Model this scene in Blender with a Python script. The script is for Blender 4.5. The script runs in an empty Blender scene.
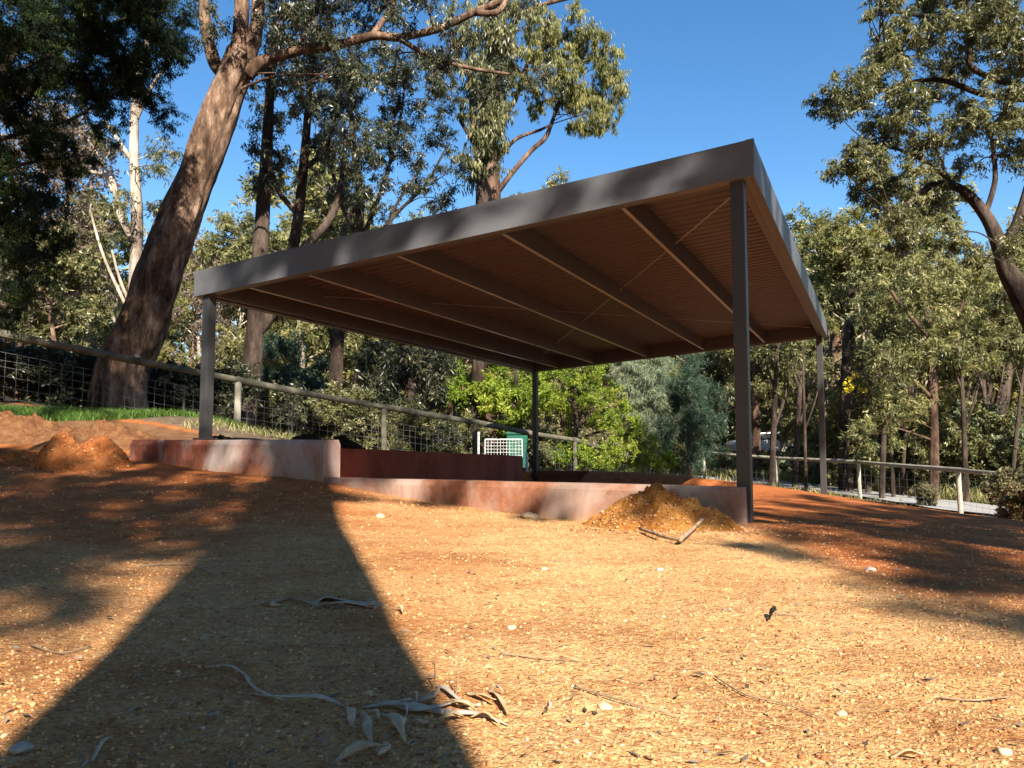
import bpy, bmesh, math, random
import numpy as np
from mathutils import Vector, noise as mnoise
SEED = 7
random.seed(SEED)
RNG = np.random.default_rng(SEED)
SC = bpy.context.scene
COL = SC.collection
PI = math.pi
F = 740.0
EYE = 0.55
PITCH = 0.07504
CP, SP = math.cos(PITCH), math.sin(PITCH)

# ------------------------------------------------------------------ helpers
def P(px, py, Y):
    """world point on the sight line of a photo pixel at forward distance Y"""
    u = (px - 512) / F; v = (384 - py) / F
    d = CP - v * SP
    return Vector((u / d * Y, Y, EYE + (SP + v * CP) / d * Y))

def tag(o, label=None, cat=None, group=None, kind=None):
    if label: o['label'] = label
    if cat: o['category'] = cat
    if group: o['group'] = group
    if kind: o['kind'] = kind
    return o

def empty(name, loc, label, cat, group=None, rz=0.0):
    o = bpy.data.objects.new(name, None)
    o.empty_display_size = 0.2
    o.location = loc; o.rotation_euler = (0, 0, rz)
    COL.objects.link(o)
    return tag(o, label, cat, group)

def link_mesh(name, V, Fc, mat, parent=None, origin=None, smooth=False, attrs=None):
    """V (n,3) world coordinates; Fc list or (m,k) array; becomes one mesh object"""
    V = np.asarray(V, dtype=np.float32).reshape(-1, 3)
    org = np.array(parent_world(parent) if parent is not None else (origin if origin is not None else (0, 0, 0)), dtype=np.float32)
    V = V - org
    me = bpy.data.meshes.new(name)
    if isinstance(Fc, np.ndarray):
        m, k = Fc.shape
        me.vertices.add(len(V)); me.vertices.foreach_set('co', V.ravel())
        me.loops.add(m * k); me.loops.foreach_set('vertex_index', Fc.astype(np.int32).ravel())
        me.polygons.add(m)
        me.polygons.foreach_set('loop_start', np.arange(0, m * k, k, dtype=np.int32))
        me.polygons.foreach_set('loop_total', np.full(m, k, dtype=np.int32))
        me.update(calc_edges=True)
    else:
        me.from_pydata(V.tolist(), [], Fc)
        me.update()
    if smooth:
        me.polygons.foreach_set('use_smooth', np.ones(len(me.polygons), dtype=bool))
    if attrs:
        for an, arr in attrs.items():
            arr = np.asarray(arr, dtype=np.float32)
            if arr.ndim == 1:
                a = me.attributes.new(an, 'FLOAT', 'POINT'); a.data.foreach_set('value', arr)
            else:
                a = me.attributes.new(an, 'FLOAT_VECTOR', 'POINT'); a.data.foreach_set('vector', arr.ravel())
    me.materials.append(mat)
    o = bpy.data.objects.new(name, me)
    COL.objects.link(o)
    if parent is not None:
        o.parent = parent
    else:
        o.location = org.tolist()
    return o

def parent_world(p):
    v = Vector(p.location)
    while p.parent:
        p = p.parent
        v = v + Vector(p.location)
    return v

class MB:
    """collects boxes, tubes and free polygons for one mesh"""
    def __init__(s): s.V = []; s.F = []
    def add(s, V, Fc):
        n = len(s.V); s.V += [tuple(v) for v in V]; s.F += [tuple(i + n for i in f) for f in Fc]
    def hexa(s, p):      # 8 points: bottom 4 ccw, top 4 ccw
        s.add(p, [(3, 2, 1, 0), (4, 5, 6, 7), (0, 1, 5, 4), (1, 2, 6, 5), (2, 3, 7, 6), (3, 0, 4, 7)])
    def box(s, c, sx, sy, sz, rz=0):
        ca, sa = math.cos(rz), math.sin(rz); q = []
        for z in (-1, 1):
            for x, y in ((-1, -1), (1, -1), (1, 1), (-1, 1)):
                X, Y = x * sx / 2, y * sy / 2
                q.append((c[0] + X * ca - Y * sa, c[1] + X * sa + Y * ca, c[2] + z * sz / 2))
        s.hexa(q)
    def tube(s, pts, rad, k=8, cap=True, jit=0.0):
        V, Fc = tube_arrays(pts, rad, k, cap, jit)
        s.add(V, Fc)
    def build(s, name, mat, parent=None, smooth=False, bevel=0.0, origin=None):
        o = link_mesh(name, s.V, s.F, mat, parent, smooth=smooth, origin=origin)
        if bevel > 0:
            b = o.modifiers.new('Bevel', 'BEVEL'); b.width = bevel; b.segments = 2; b.limit_method = 'ANGLE'
        return o

def catmull(pts, rad, n=5):
    pts = [Vector(p) for p in pts]
    if len(pts) < 3: return pts, list(rad)
    out, ro = [], []
    for i in range(len(pts) - 1):
        p0 = pts[max(i - 1, 0)]; p1 = pts[i]; p2 = pts[i + 1]; p3 = pts[min(i + 2, len(pts) - 1)]
        for k in range(n):
            t = k / n
            out.append(0.5 * ((2 * p1) + (p2 - p0) * t + (2 * p0 - 5 * p1 + 4 * p2 - p3) * t * t + (3 * p1 - p0 - 3 * p2 + p3) * t ** 3))
            ro.append(rad[i] * (1 - t) + rad[i + 1] * t)
    out.append(pts[-1]); ro.append(rad[-1])
    return out, ro

def tube_arrays(pts, rad, k=8, cap=True, jit=0.0, off=0.0):
    pts = [Vector(p) for p in pts]
    V, Fc = [], []
    ref = None
    for i, p in enumerate(pts):
        a = pts[max(i - 1, 0)]; b = pts[min(i + 1, len(pts) - 1)]
        d = (b - a)
        if d.length < 1e-9: d = Vector((0, 0, 1))
        d.normalize()
        if ref is None:
            ref = Vector((1, 0, 0)) if abs(d.x) < 0.9 else Vector((0, 1, 0))
        u = (ref - d * ref.dot(d)).normalized(); ref = u
        w = d.cross(u)
        for j in range(k):
            th = 2 * PI * j / k
            r = rad[i]
            if jit:
                q = Vector((math.cos(th) * 1.6, math.sin(th) * 1.6, (p.z + p.x) * 0.9 / max(rad[0], .05) * .35 + off))
                r *= 1 + jit * mnoise.noise(q) + jit * .6 * mnoise.noise(q * 3.1)
            V.append(p + (u * math.cos(th) + w * math.sin(th)) * r)
    for i in range(len(pts) - 1):
        for j in range(k):
            a = i * k + j; b = i * k + (j + 1) % k
            Fc.append((a, b, b + k, a + k))
    if cap:
        Fc.append(tuple(range(k - 1, -1, -1)))
        n = (len(pts) - 1) * k
        Fc.append(tuple(range(n, n + k)))
    return V, Fc

# ------------------------------------------------------------------ materials
def new_mat(name):
    m = bpy.data.materials.new(name); m.use_nodes = True
    nt = m.node_tree
    b = nt.nodes['Principled BSDF']
    return m, nt, b

def N(nt, t, **kw):
    n = nt.nodes.new(t)
    for k, v in kw.items():
        if k.startswith('i_'):
            key = k[2:]
            n.inputs[int(key) if key.isdigit() else key.replace('_', ' ')].default_value = v
        else: setattr(n, k, v)
    return n

def coords(nt, scale=(1, 1, 1), kind='Object'):
    tc = N(nt, 'ShaderNodeTexCoord'); mp = N(nt, 'ShaderNodeMapping')
    mp.inputs['Scale'].default_value = scale
    nt.links.new(tc.outputs[kind], mp.inputs['Vector'])
    return mp.outputs['Vector']

def noise_ramp(nt, vec, scale, stops, detail=6, rough=.6, typ='noise'):
    n = N(nt, 'ShaderNodeTexNoise'); n.inputs['Scale'].default_value = scale
    n.inputs['Detail'].default_value = detail; n.inputs['Roughness'].default_value = rough
    if vec: nt.links.new(vec, n.inputs['Vector'])
    r = N(nt, 'ShaderNodeValToRGB')
    set_ramp(r, stops)
    nt.links.new(n.outputs['Fac'], r.inputs['Fac'])
    return r.outputs['Color'], n.outputs['Fac']

def set_ramp(r, stops):
    e = r.color_ramp.elements
    while len(e) > 1: e.remove(e[-1])
    e[0].position = stops[0][0]; e[0].color = (*stops[0][1], 1)
    for p, c in stops[1:]:
        x = e.new(p); x.color = (*c, 1)

def bump(nt, b, hsock, strength=.4, dist=.01):
    bp = N(nt, 'ShaderNodeBump'); bp.inputs['Strength'].default_value = strength; bp.inputs['Distance'].default_value = dist
    nt.links.new(hsock, bp.inputs['Height']); nt.links.new(bp.outputs['Normal'], b.inputs['Normal'])
    return bp

def mix(nt, a, b, fac, mode='MIX'):
    m = N(nt, 'ShaderNodeMix', data_type='RGBA', blend_type=mode)
    for s, v in ((m.inputs[6], a), (m.inputs[7], b)):
        if isinstance(v, tuple): s.default_value = (*v, 1)
        else: nt.links.new(v, s)
    if isinstance(fac, (int, float)): m.inputs[0].default_value = fac
    else: nt.links.new(fac, m.inputs[0])
    return m.outputs[2]

def mat_simple(name, c1, c2, scale=6, rough=.6, metal=0.0, bmp=.15, dist=.005, stretch=(1, 1, 1), spec=.5):
    m, nt, b = new_mat(name)
    v = coords(nt, stretch)
    c, f = noise_ramp(nt, v, scale, [(.3, c1), (.7, c2)])
    nt.links.new(c, b.inputs['Base Color'])
    b.inputs['Roughness'].default_value = rough; b.inputs['Metallic'].default_value = metal
    b.inputs['Specular IOR Level'].default_value = spec
    if bmp: bump(nt, b, f, bmp, dist)
    return m

def mat_bark(name, dark, mid, light, scale=5.0, strength=.8):
    m, nt, b = new_mat(name)
    v = coords(nt, (1, 1, .32))
    c, f = noise_ramp(nt, v, scale, [(.32, dark), (.5, mid), (.68, light)], 9, .7)
    v2 = coords(nt, (1, 1, .35))
    c2, f2 = noise_ramp(nt, v2, scale * .35, [(.42, (.38, .34, .31)), (.58, (1.12, 1.08, 1.04))], 6, .7)
    nt.links.new(mix(nt, c, c2, 1.0, 'MULTIPLY'), b.inputs['Base Color'])
    v3 = coords(nt, (1, 1, .2))
    w = N(nt, 'ShaderNodeTexNoise'); w.inputs['Scale'].default_value = scale * 3; w.inputs['Detail'].default_value = 8; w.inputs['Roughness'].default_value = .75
    nt.links.new(v3, w.inputs['Vector'])
    bump(nt, b, w.outputs['Fac'], strength, .09)
    b.inputs['Roughness'].default_value = .9; b.inputs['Specular IOR Level'].default_value = .15
    return m

def mat_leaf(name, stops, trans=.3, rough=.45, spec=.35):
    """stops over the per-leaf tint attribute"""
    m, nt, b = new_mat(name)
    at = N(nt, 'ShaderNodeAttribute', attribute_name='tint')
    r = N(nt, 'ShaderNodeValToRGB'); set_ramp(r, stops)
    nt.links.new(at.outputs['Fac'], r.inputs['Fac'])
    nt.links.new(r.outputs['Color'], b.inputs['Base Color'])
    b.inputs['Roughness'].default_value = rough; b.inputs['Specular IOR Level'].default_value = spec
    t = N(nt, 'ShaderNodeBsdfTranslucent')
    hs = N(nt, 'ShaderNodeHueSaturation'); hs.inputs['Value'].default_value = 1.3; hs.inputs['Saturation'].default_value = 1.15
    nt.links.new(r.outputs['Color'], hs.inputs['Color']); nt.links.new(hs.outputs['Color'], t.inputs['Color'])
    mx = N(nt, 'ShaderNodeMixShader'); mx.inputs[0].default_value = trans
    nt.links.new(b.outputs[0], mx.inputs[1]); nt.links.new(t.outputs[0], mx.inputs[2])
    nt.links.new(mx.outputs[0], nt.nodes['Material Output'].inputs['Surface'])
    return m

M = {}
M['bark_brown'] = mat_bark('bark_brown', (.05, .034, .027), (.24, .15, .10), (.50, .36, .26), 9)
M['bark_dark'] = mat_bark('bark_dark', (.035, .026, .022), (.09, .066, .052), (.16, .12, .10), 5)
M['bark_red'] = mat_bark('bark_red', (.05, .03, .022), (.15, .09, .065), (.30, .21, .16), 5)
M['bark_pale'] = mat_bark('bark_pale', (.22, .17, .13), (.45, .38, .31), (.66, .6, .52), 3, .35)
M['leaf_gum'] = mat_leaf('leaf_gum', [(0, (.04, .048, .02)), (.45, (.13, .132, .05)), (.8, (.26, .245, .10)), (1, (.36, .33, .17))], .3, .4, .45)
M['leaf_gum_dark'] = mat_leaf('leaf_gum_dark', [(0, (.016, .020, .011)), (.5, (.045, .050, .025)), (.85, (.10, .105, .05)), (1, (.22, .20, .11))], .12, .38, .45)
M['leaf_gum_yellow'] = mat_leaf('leaf_gum_yellow', [(0, (.08, .09, .03)), (.45, (.19, .19, .06)), (.8, (.36, .33, .11)), (1, (.48, .42, .17))], .45)
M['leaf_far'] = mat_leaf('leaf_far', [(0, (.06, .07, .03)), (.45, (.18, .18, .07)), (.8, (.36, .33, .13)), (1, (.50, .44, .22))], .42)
M['leaf_feather'] = mat_leaf('leaf_feather', [(0, (.006, .010, .006)), (.6, (.016, .027, .012)), (.88, (.05, .08, .02)), (1, (.20, .25, .05))], .2, .6, .12)
M['leaf_wattle'] = mat_leaf('leaf_wattle', [(0, (.06, .10, .015)), (.4, (.17, .24, .03)), (.8, (.34, .39, .05)), (1, (.46, .46, .09))], .4)
M['leaf_pine'] = mat_leaf('leaf_pine', [(0, (.02, .04, .025)), (.6, (.05, .085, .05)), (1, (.12, .17, .10))], .2)
M['leaf_grey'] = mat_leaf('leaf_grey', [(0, (.12, .16, .09)), (.6, (.24, .28, .17)), (1, (.38, .40, .25))], .35)
M['leaf_dry'] = mat_leaf('leaf_dry', [(0, (.08, .06, .04)), (.5, (.20, .15, .11)), (1, (.34, .27, .20))], .25)
M['leaf_dryolive'] = mat_leaf('leaf_dryolive', [(0, (.06, .06, .03)), (.5, (.17, .15, .07)), (1, (.33, .28, .15))], .3)
M['blossom'] = mat_leaf('blossom', [(0, (.75, .6, .02)), (1, (.9, .75, .05))], .3)
M['grass'] = mat_leaf('grass', [(0, (.04, .09, .015)), (.6, (.10, .20, .03)), (1, (.22, .28, .07))], .4)
M['grass_dry'] = mat_leaf('grass_dry', [(0, (.15, .16, .05)), (.6, (.34, .32, .12)), (1, (.5, .44, .22))], .35)

M['fascia'] = mat_simple('fascia_paint', (.098, .10, .106), (.116, .118, .124), 3, .42, .0, 0, spec=.5)
M['post'] = mat_simple('post_paint', (.036, .034, .035), (.048, .045, .045), 5, .4, .0, 0, spec=.5)
M['deck'] = mat_simple('roof_sheet', (.082, .064, .070), (.104, .082, .088), 2.5, .5, 0, 0)
M['purlin'] = mat_simple('purlin_steel', (.075, .066, .072), (.095, .083, .09), 4, .4, .1, 0)
M['flange_lit'] = mat_simple('purlin_flange', (.42, .39, .36), (.52, .49, .45), 4, .3, .25, 0)  # paler than the web: light along the lower edges put into the colour
M['strap'] = mat_simple('galvanised_strap', (.26, .25, .24), (.36, .35, .33), 8, .4, .5, 0)
M['wood'] = mat_simple('weathered_pole', (.05, .045, .034), (.16, .145, .10), 7, .85, 0, .6, .01, (1, 1, 1), .2)
M['wood_white'] = mat_simple('pale_pole', (.30, .27, .21), (.50, .45, .36), 7, .85, 0, .5, .01, (1, 1, .3), .2)
M['rail_pale'] = mat_simple('pale_rail', (.22, .19, .14), (.40, .36, .28), 7, .85, 0, .5, .01, (1, 1, 1), .2)
M['wire'] = mat_simple('galvanised_wire', (.12, .115, .11), (.22, .21, .2), 3, .45, .3, 0)
M['picket'] = mat_simple('steel_picket', (.03, .03, .028), (.06, .05, .045), 9, .6, .3, 0)
M['white'] = mat_simple('white_paint', (.50, .49, .46), (.66, .65, .62), 6, .5, 0, 0)
M['bin'] = mat_simple('bin_green', (.01, .085, .055), (.015, .11, .07), 4, .45, 0, 0)
M['black'] = mat_simple('black_rubber', (.015, .015, .015), (.03, .03, .03), 6, .6, 0, 0)
M['glass'] = mat_simple('dark_glass', (.02, .025, .03), (.03, .035, .04), 2, .1, 0, 0)
M['carwhite'] = mat_simple('car_paint', (.75, .76, .78), (.8, .81, .83), 2, .25, 0, 0)
M['soil'] = mat_simple('black_soil', (.015, .011, .008), (.05, .034, .024), 22, .95, 0, 1.0, .03, spec=.1)
M['stick'] = mat_simple('dry_stick', (.16, .10, .06), (.38, .27, .17), 20, .8, 0, .4, .004, spec=.2)
M['bark_strip'] = mat_simple('bark_strip', (.28, .22, .16), (.5, .42, .33), 16, .75, 0, .4, .004, spec=.25)
M['dead_leaf'] = mat_simple('dead_leaf', (.26, .175, .10), (.52, .39, .24), 30, .6, 0, .3, .002, spec=.4)
M['dead_leaf_tan'] = mat_simple('dead_leaf_tan', (.38, .25, .12), (.55, .40, .22), 30, .6, 0, .3, .002, spec=.4)
M['stone'] = mat_simple('stone', (.42, .28, .17), (.60, .45, .30), 12, .8, 0, .5, .004, spec=.3)
M['stone_grey'] = mat_simple('stone_grey', (.30, .25, .21), (.46, .40, .33), 12, .8, 0, .5, .004, spec=.3)

# gravelly dirt: several soils mixed by a zone attribute and position noise
def mat_ground():
    m, nt, b = new_mat('laterite_gravel')
    v = coords(nt)
    zone = N(nt, 'ShaderNodeAttribute', attribute_name='zone')       # x: red soil and trunk shadow tint, y: litter/forest floor, z: pale sand
    sep = N(nt, 'ShaderNodeSeparateXYZ'); nt.links.new(zone.outputs['Vector'], sep.inputs[0])
    # pebble cells
    vo = N(nt, 'ShaderNodeTexVoronoi'); vo.inputs['Scale'].default_value = 150; nt.links.new(v, vo.inputs['Vector'])
    vo2 = N(nt, 'ShaderNodeTexVoronoi'); vo2.inputs['Scale'].default_value = 62; nt.links.new(v, vo2.inputs['Vector'])
    hsv = N(nt, 'ShaderNodeSeparateColor'); nt.links.new(vo.outputs['Color'], hsv.inputs[0])
    hsv2 = N(nt, 'ShaderNodeSeparateColor'); nt.links.new(vo2.outputs['Color'], hsv2.inputs[0])
    r = N(nt, 'ShaderNodeValToRGB')
    set_ramp(r, [(0, (.24, .09, .04)), (.2, (.50, .235, .095)), (.5, (.68, .42, .17)), (.8, (.78, .53, .25)), (1, (.84, .66, .41))])
    nt.links.new(hsv.outputs[0], r.inputs['Fac'])
    r2 = N(nt, 'ShaderNodeValToRGB')
    set_ramp(r2, [(0, (.36, .15, .06)), (.4, (.64, .385, .15)), (1, (.78, .54, .26))])
    nt.links.new(hsv2.outputs[0], r2.inputs['Fac'])
    pe = mix(nt, r.outputs['Color'], r2.outputs['Color'], .45)
    big, bf = noise_ramp(nt, v, .9, [(.35, (.84, .74, .66)), (.65, (1.1, 1.08, 1.05))], 5)
    yel = mix(nt, pe, big, 1.0, 'MULTIPLY')
    vs = coords(nt, (.55, 1.5, 1))
    trk, tf = noise_ramp(nt, vs, 1.7, [(.38, (.70, .58, .50)), (.5, (1, 1, 1)), (.66, (1.08, 1.05, 1.02))], 7, .68)
    yel = mix(nt, yel, trk, .8, 'MULTIPLY')
    fine, ff = noise_ramp(nt, v, 26, [(.35, (.80, .74, .7)), (.65, (1.15, 1.13, 1.12))], 8, .75)
    yel = mix(nt, yel, fine, .8, 'MULTIPLY')
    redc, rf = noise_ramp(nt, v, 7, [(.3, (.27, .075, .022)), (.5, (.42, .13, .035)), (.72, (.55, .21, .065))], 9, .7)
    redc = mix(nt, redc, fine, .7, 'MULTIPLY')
    # ragged zone edges
    en, ef = noise_ramp(nt, v, 2.2, [(.0, (0, 0, 0)), (1, (1, 1, 1))], 8, .7)
    def ragged(sock, sharp=1.5):
        a = N(nt, 'ShaderNodeMath', operation='ADD'); nt.links.new(sock, a.inputs[0]); nt.links.new(ef, a.inputs[1])
        s = N(nt, 'ShaderNodeMath', operation='SUBTRACT'); nt.links.new(a.outputs[0], s.inputs[0]); s.inputs[1].default_value = 1.0
        q = N(nt, 'ShaderNodeMath', operation='MULTIPLY_ADD', use_clamp=True); nt.links.new(s.outputs[0], q.inputs[0]); q.inputs[1].default_value = sharp; q.inputs[2].default_value = .5
        return q.outputs[0]
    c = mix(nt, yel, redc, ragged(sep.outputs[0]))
    lit, lf = noise_ramp(nt, v, 9, [(.3, (.05, .035, .022)), (.5, (.14, .095, .06)), (.7, (.26, .2, .13))], 9, .8)
    c = mix(nt, c, lit, ragged(sep.outputs[1], 3))
    snd, sf = noise_ramp(nt, v, 6, [(.3, (.12, .05, .022)), (.7, (.25, .13, .06))], 8, .7)
    c = mix(nt, c, snd, ragged(sep.outputs[2], 3))
    nt.links.new(c, b.inputs['Base Color'])
    b.inputs['Roughness'].default_value = .92; b.inputs['Specular IOR Level'].default_value = .18
    # height
    h1 = N(nt, 'ShaderNodeMath', operation='MULTIPLY'); nt.links.new(vo.outputs['Distance'], h1.inputs[0]); h1.inputs[1].default_value = -.5
    h2 = N(nt, 'ShaderNodeMath', operation='MULTIPLY_ADD'); nt.links.new(vo2.outputs['Distance'], h2.inputs[0]); h2.inputs[1].default_value = -.5; nt.links.new(h1.outputs[0], h2.inputs[2])
    h3 = N(nt, 'ShaderNodeMath', operation='MULTIPLY_ADD'); nt.links.new(ff, h3.inputs[0]); h3.inputs[1].default_value = 1.6; nt.links.new(h2.outputs[0], h3.inputs[2])
    bump(nt, b, h3.outputs[0], .9, .012)
    return m
M['ground'] = mat_ground()

def mat_mound(name, ca, cb, cc):
    m, nt, b = new_mat(name)
    v = coords(nt)
    c, f = noise_ramp(nt, v, 9, [(.3, ca), (.5, cb), (.7, cc)], 10, .75)
    c2, f2 = noise_ramp(nt, v, 45, [(.3, (.6, .55, .5)), (.7, (1.15, 1.12, 1.1))], 6, .7)
    nt.links.new(mix(nt, c, c2, .8, 'MULTIPLY'), b.inputs['Base Color'])
    b.inputs['Roughness'].default_value = .95; b.inputs['Specular IOR Level'].default_value = .1
    a = N(nt, 'ShaderNodeMath', operation='ADD'); nt.links.new(f, a.inputs[0]); nt.links.new(f2, a.inputs[1])
    bump(nt, b, a.outputs[0], 1.0, .03)
    return m
M['mound_yellow'] = mat_mound('mound_yellow', (.26, .075, .02), (.46, .20, .045), (.66, .38, .11))
M['mound_red'] = mat_mound('mound_red', (.22, .06, .02), (.38, .13, .04), (.50, .22, .08))
M['mound_sand'] = mat_mound('mound_sand', (.12, .05, .022), (.22, .10, .045), (.32, .18, .09))

def mat_concrete(name, pale, red, zlo):
    """concrete daubed with laterite: red patches and a dusty splash band near the bottom"""
    m, nt, b = new_mat(name)
    v = coords(nt)
    base, bf = noise_ramp(nt, v, 14, [(.3, tuple(x * .82 for x in pale)), (.7, pale)], 9, .7)
    v2 = coords(nt, (1, 1, .45))
    n = N(nt, 'ShaderNodeTexNoise'); n.inputs['Scale'].default_value = 2.1; n.inputs['Detail'].default_value = 5; n.inputs['Roughness'].default_value = .62; n.inputs['Distortion'].default_value = .5
    nt.links.new(v2, n.inputs['Vector'])
    rr = N(nt, 'ShaderNodeValToRGB'); set_ramp(rr, [(.44, (0, 0, 0)), (.60, (1, 1, 1))]); nt.links.new(n.outputs['Fac'], rr.inputs['Fac'])
    redc, rf = noise_ramp(nt, v, 20, [(.3, tuple(x * .7 for x in red)), (.7, tuple(x * 1.25 for x in red))], 6, .7)
    c = mix(nt, base, redc, rr.outputs['Color'])
    sp = N(nt, 'ShaderNodeSeparateXYZ'); g = N(nt, 'ShaderNodeNewGeometry'); nt.links.new(g.outputs['Position'], sp.inputs[0])
    mm = N(nt, 'ShaderNodeMath', operation='MULTIPLY_ADD'); nt.links.new(bf, mm.inputs[0]); mm.inputs[1].default_value = .35; nt.links.new(sp.outputs[2], mm.inputs[2])
    mr = N(nt, 'ShaderNodeMapRange'); nt.links.new(mm.outputs[0], mr.inputs[0])
    mr.inputs[1].default_value = zlo + .12; mr.inputs[2].default_value = zlo + .34; mr.inputs[3].default_value = .85; mr.inputs[4].default_value = 0
    c = mix(nt, c, (.44, .25, .10), mr.outputs[0])
    nt.links.new(c, b.inputs['Base Color'])
    b.inputs['Roughness'].default_value = .9; b.inputs['Specular IOR Level'].default_value = .2
    bump(nt, b, bf, .5, .01)
    return m
M['conc_low'] = mat_concrete('stained_concrete_low', (.40, .28, .22), (.24, .10, .055), -.12)
M['conc_high'] = mat_concrete('stained_concrete_high', (.42, .34, .30), (.27, .085, .05), .16)
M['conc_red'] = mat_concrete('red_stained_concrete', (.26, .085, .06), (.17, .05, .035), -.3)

def mat_road():
    m, nt, b = new_mat('road_metal')
    v = coords(nt)
    c, f = noise_ramp(nt, v, 30, [(.3, (.24, .23, .215)), (.7, (.36, .345, .32))], 9, .8)
    nt.links.new(c, b.inputs['Base Color']); b.inputs['Roughness'].default_value = .9
    bump(nt, b, f, .5, .02)
    return m
M['road'] = mat_road()

# ------------------------------------------------------------------ terrain
AX = (1.6, 4.776)                       # right front roof corner on plan
YAW = 0.459
AV = np.array([-math.cos(YAW), math.sin(YAW)])    # towards the left front corner
BV = np.array([math.sin(YAW), math.cos(YAW)])     # towards the back
W_R, L_R = 5.224, 7.797
def cp(i, j):
    return AX[0] + AV[0] * i + BV[0] * j, AX[1] + AV[1] * i + BV[1] * j

CTRL = [(0, 0, 0), (0, 1.5, 0), (1.5, 1.5, -.02), (-1.3, 1.5, .02), (1.5, 4.7, 0), (.2, 5.2, .0), (-.95, 5.8, .09), (-1.55, 6.15, .19), (-2.9, 6.8, .27),
        (-3.9, 7.2, .36), (-5.5, 7.6, .36), (-3, 4, .12), (-6, 4, .28), (3, 3, -.06), (6, 3, -.25), (3.6, 7, -.16), (5, 11.7, -.32), (7.2, 10, -.62), (5.5, 7, -.3),
        (9.3, 13.4, -1.0), (10.3, 17, -1.15), (9.85, 21, -1.12), (8.8, 24.6, -1.08), (9.6, 9, -.95),
        (-5.2, 9.3, .62), (-6.9, 10.2, .98), (-4.6, 10.3, .85), (-4.3, 11.4, .72), (-2.3, 13, .35), (-.8, 14.7, -.1), (1.1, 16.5, -.35), (3.5, 19, -.95), (-4.1, 8.4, .5), (-2.6, 10.6, .42),
        (1.5, 14.6, -.12), (3.2, 13.6, -.12), (14, 8, -1.25), (12.8, 14, -1.3), (12, 19, -1.32), (11.2, 24, -1.3), (9.2, 33, -1.25), (5, 45, -1.2), (15, 20, -1.35), (16, 30, -1.3),
        (24, 30, -1.6), (0, 30, -1.1), (-8, 16, 1.1), (-15, 20, 1.8), (-15, 40, 1.3), (0, 60, -1.3), (35, 60, -1.8), (-30, 60, 1.5), (-12, 8, 1.2), (-14, 0, .6), (0, -6, .1), (12, -5, -.6), (0, -30, .5), (30, 0, -2),
        (-60, 0, 2), (60, 100, -2), (-60, 100, 2), (0, 200, 0), (150, 150, 0), (-150, 150, 0), (0, -150, 0), (150, -100, 0), (-150, -100, 0), (-180, 0, 0), (180, 0, 0)]
CT = np.array(CTRL, dtype=float)
def _phi(d): return np.sqrt(d * d + .36)
_D = np.sqrt(((CT[:, None, :2] - CT[None, :, :2]) ** 2).sum(-1))
_W = np.linalg.solve(_phi(_D) - 0 * np.eye(len(CT)), CT[:, 2])
def H0(x, y):
    x = np.atleast_1d(np.asarray(x, dtype=float)); y = np.atleast_1d(np.asarray(y, dtype=float))
    out = np.zeros(x.shape)
    for k in range(len(CT)):
        out += _W[k] * _phi(np.hypot(x - CT[k, 0], y - CT[k, 1]))
    return out
def sstep(t): t = np.clip(t, 0, 1); return t * t * (3 - 2 * t)
def H(x, y):
    x = np.atleast_1d(np.asarray(x, dtype=float)); y = np.atleast_1d(np.asarray(y, dtype=float))
    z = H0(x, y)
    dx, dy = x - AX[0], y - AX[1]
    i = dx * AV[0] + dy * AV[1]; j = dx * BV[0] + dy * BV[1]
    zi = -.04 - .34 * j / 7.7
    m = sstep((i - .12) / 1.2) * sstep((5.17 - i) / .08) * sstep((j + .0) / .05)
    back = np.where(i > 4.0, sstep((7.83 - j) / .06), sstep((7.6 - j) / 1.2))
    m = m * back
    z = z * (1 - m) + zi * m
    r = np.hypot(x, y)
    z = z + .012 * np.sin(x * 2.3 + 1.1 * np.sin(y * 1.7)) * np.cos(y * 2.9 + x) * np.clip(r / 3, .3, 1)
    return z
def hz(x, y): return float(H(x, y)[0])

def vnoise(x, y, s, seed=0.0):
    """cheap smooth value noise made of rotated sines, vectorised"""
    o = np.zeros_like(x)
    for k, (a, w) in enumerate(((.3, 1.0), (1.4, 1.7), (2.5, 2.6), (4.1, 4.3), (5.3, 7.1))):
        o += np.sin((x * math.cos(a) + y * math.sin(a)) * w * s + seed + k * 2.1 + 1.3 * np.sin((y * math.cos(a) - x * math.sin(a)) * w * s * .7 + seed * 2)) / (1 + k * .55)
    return o / 2.6

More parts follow.
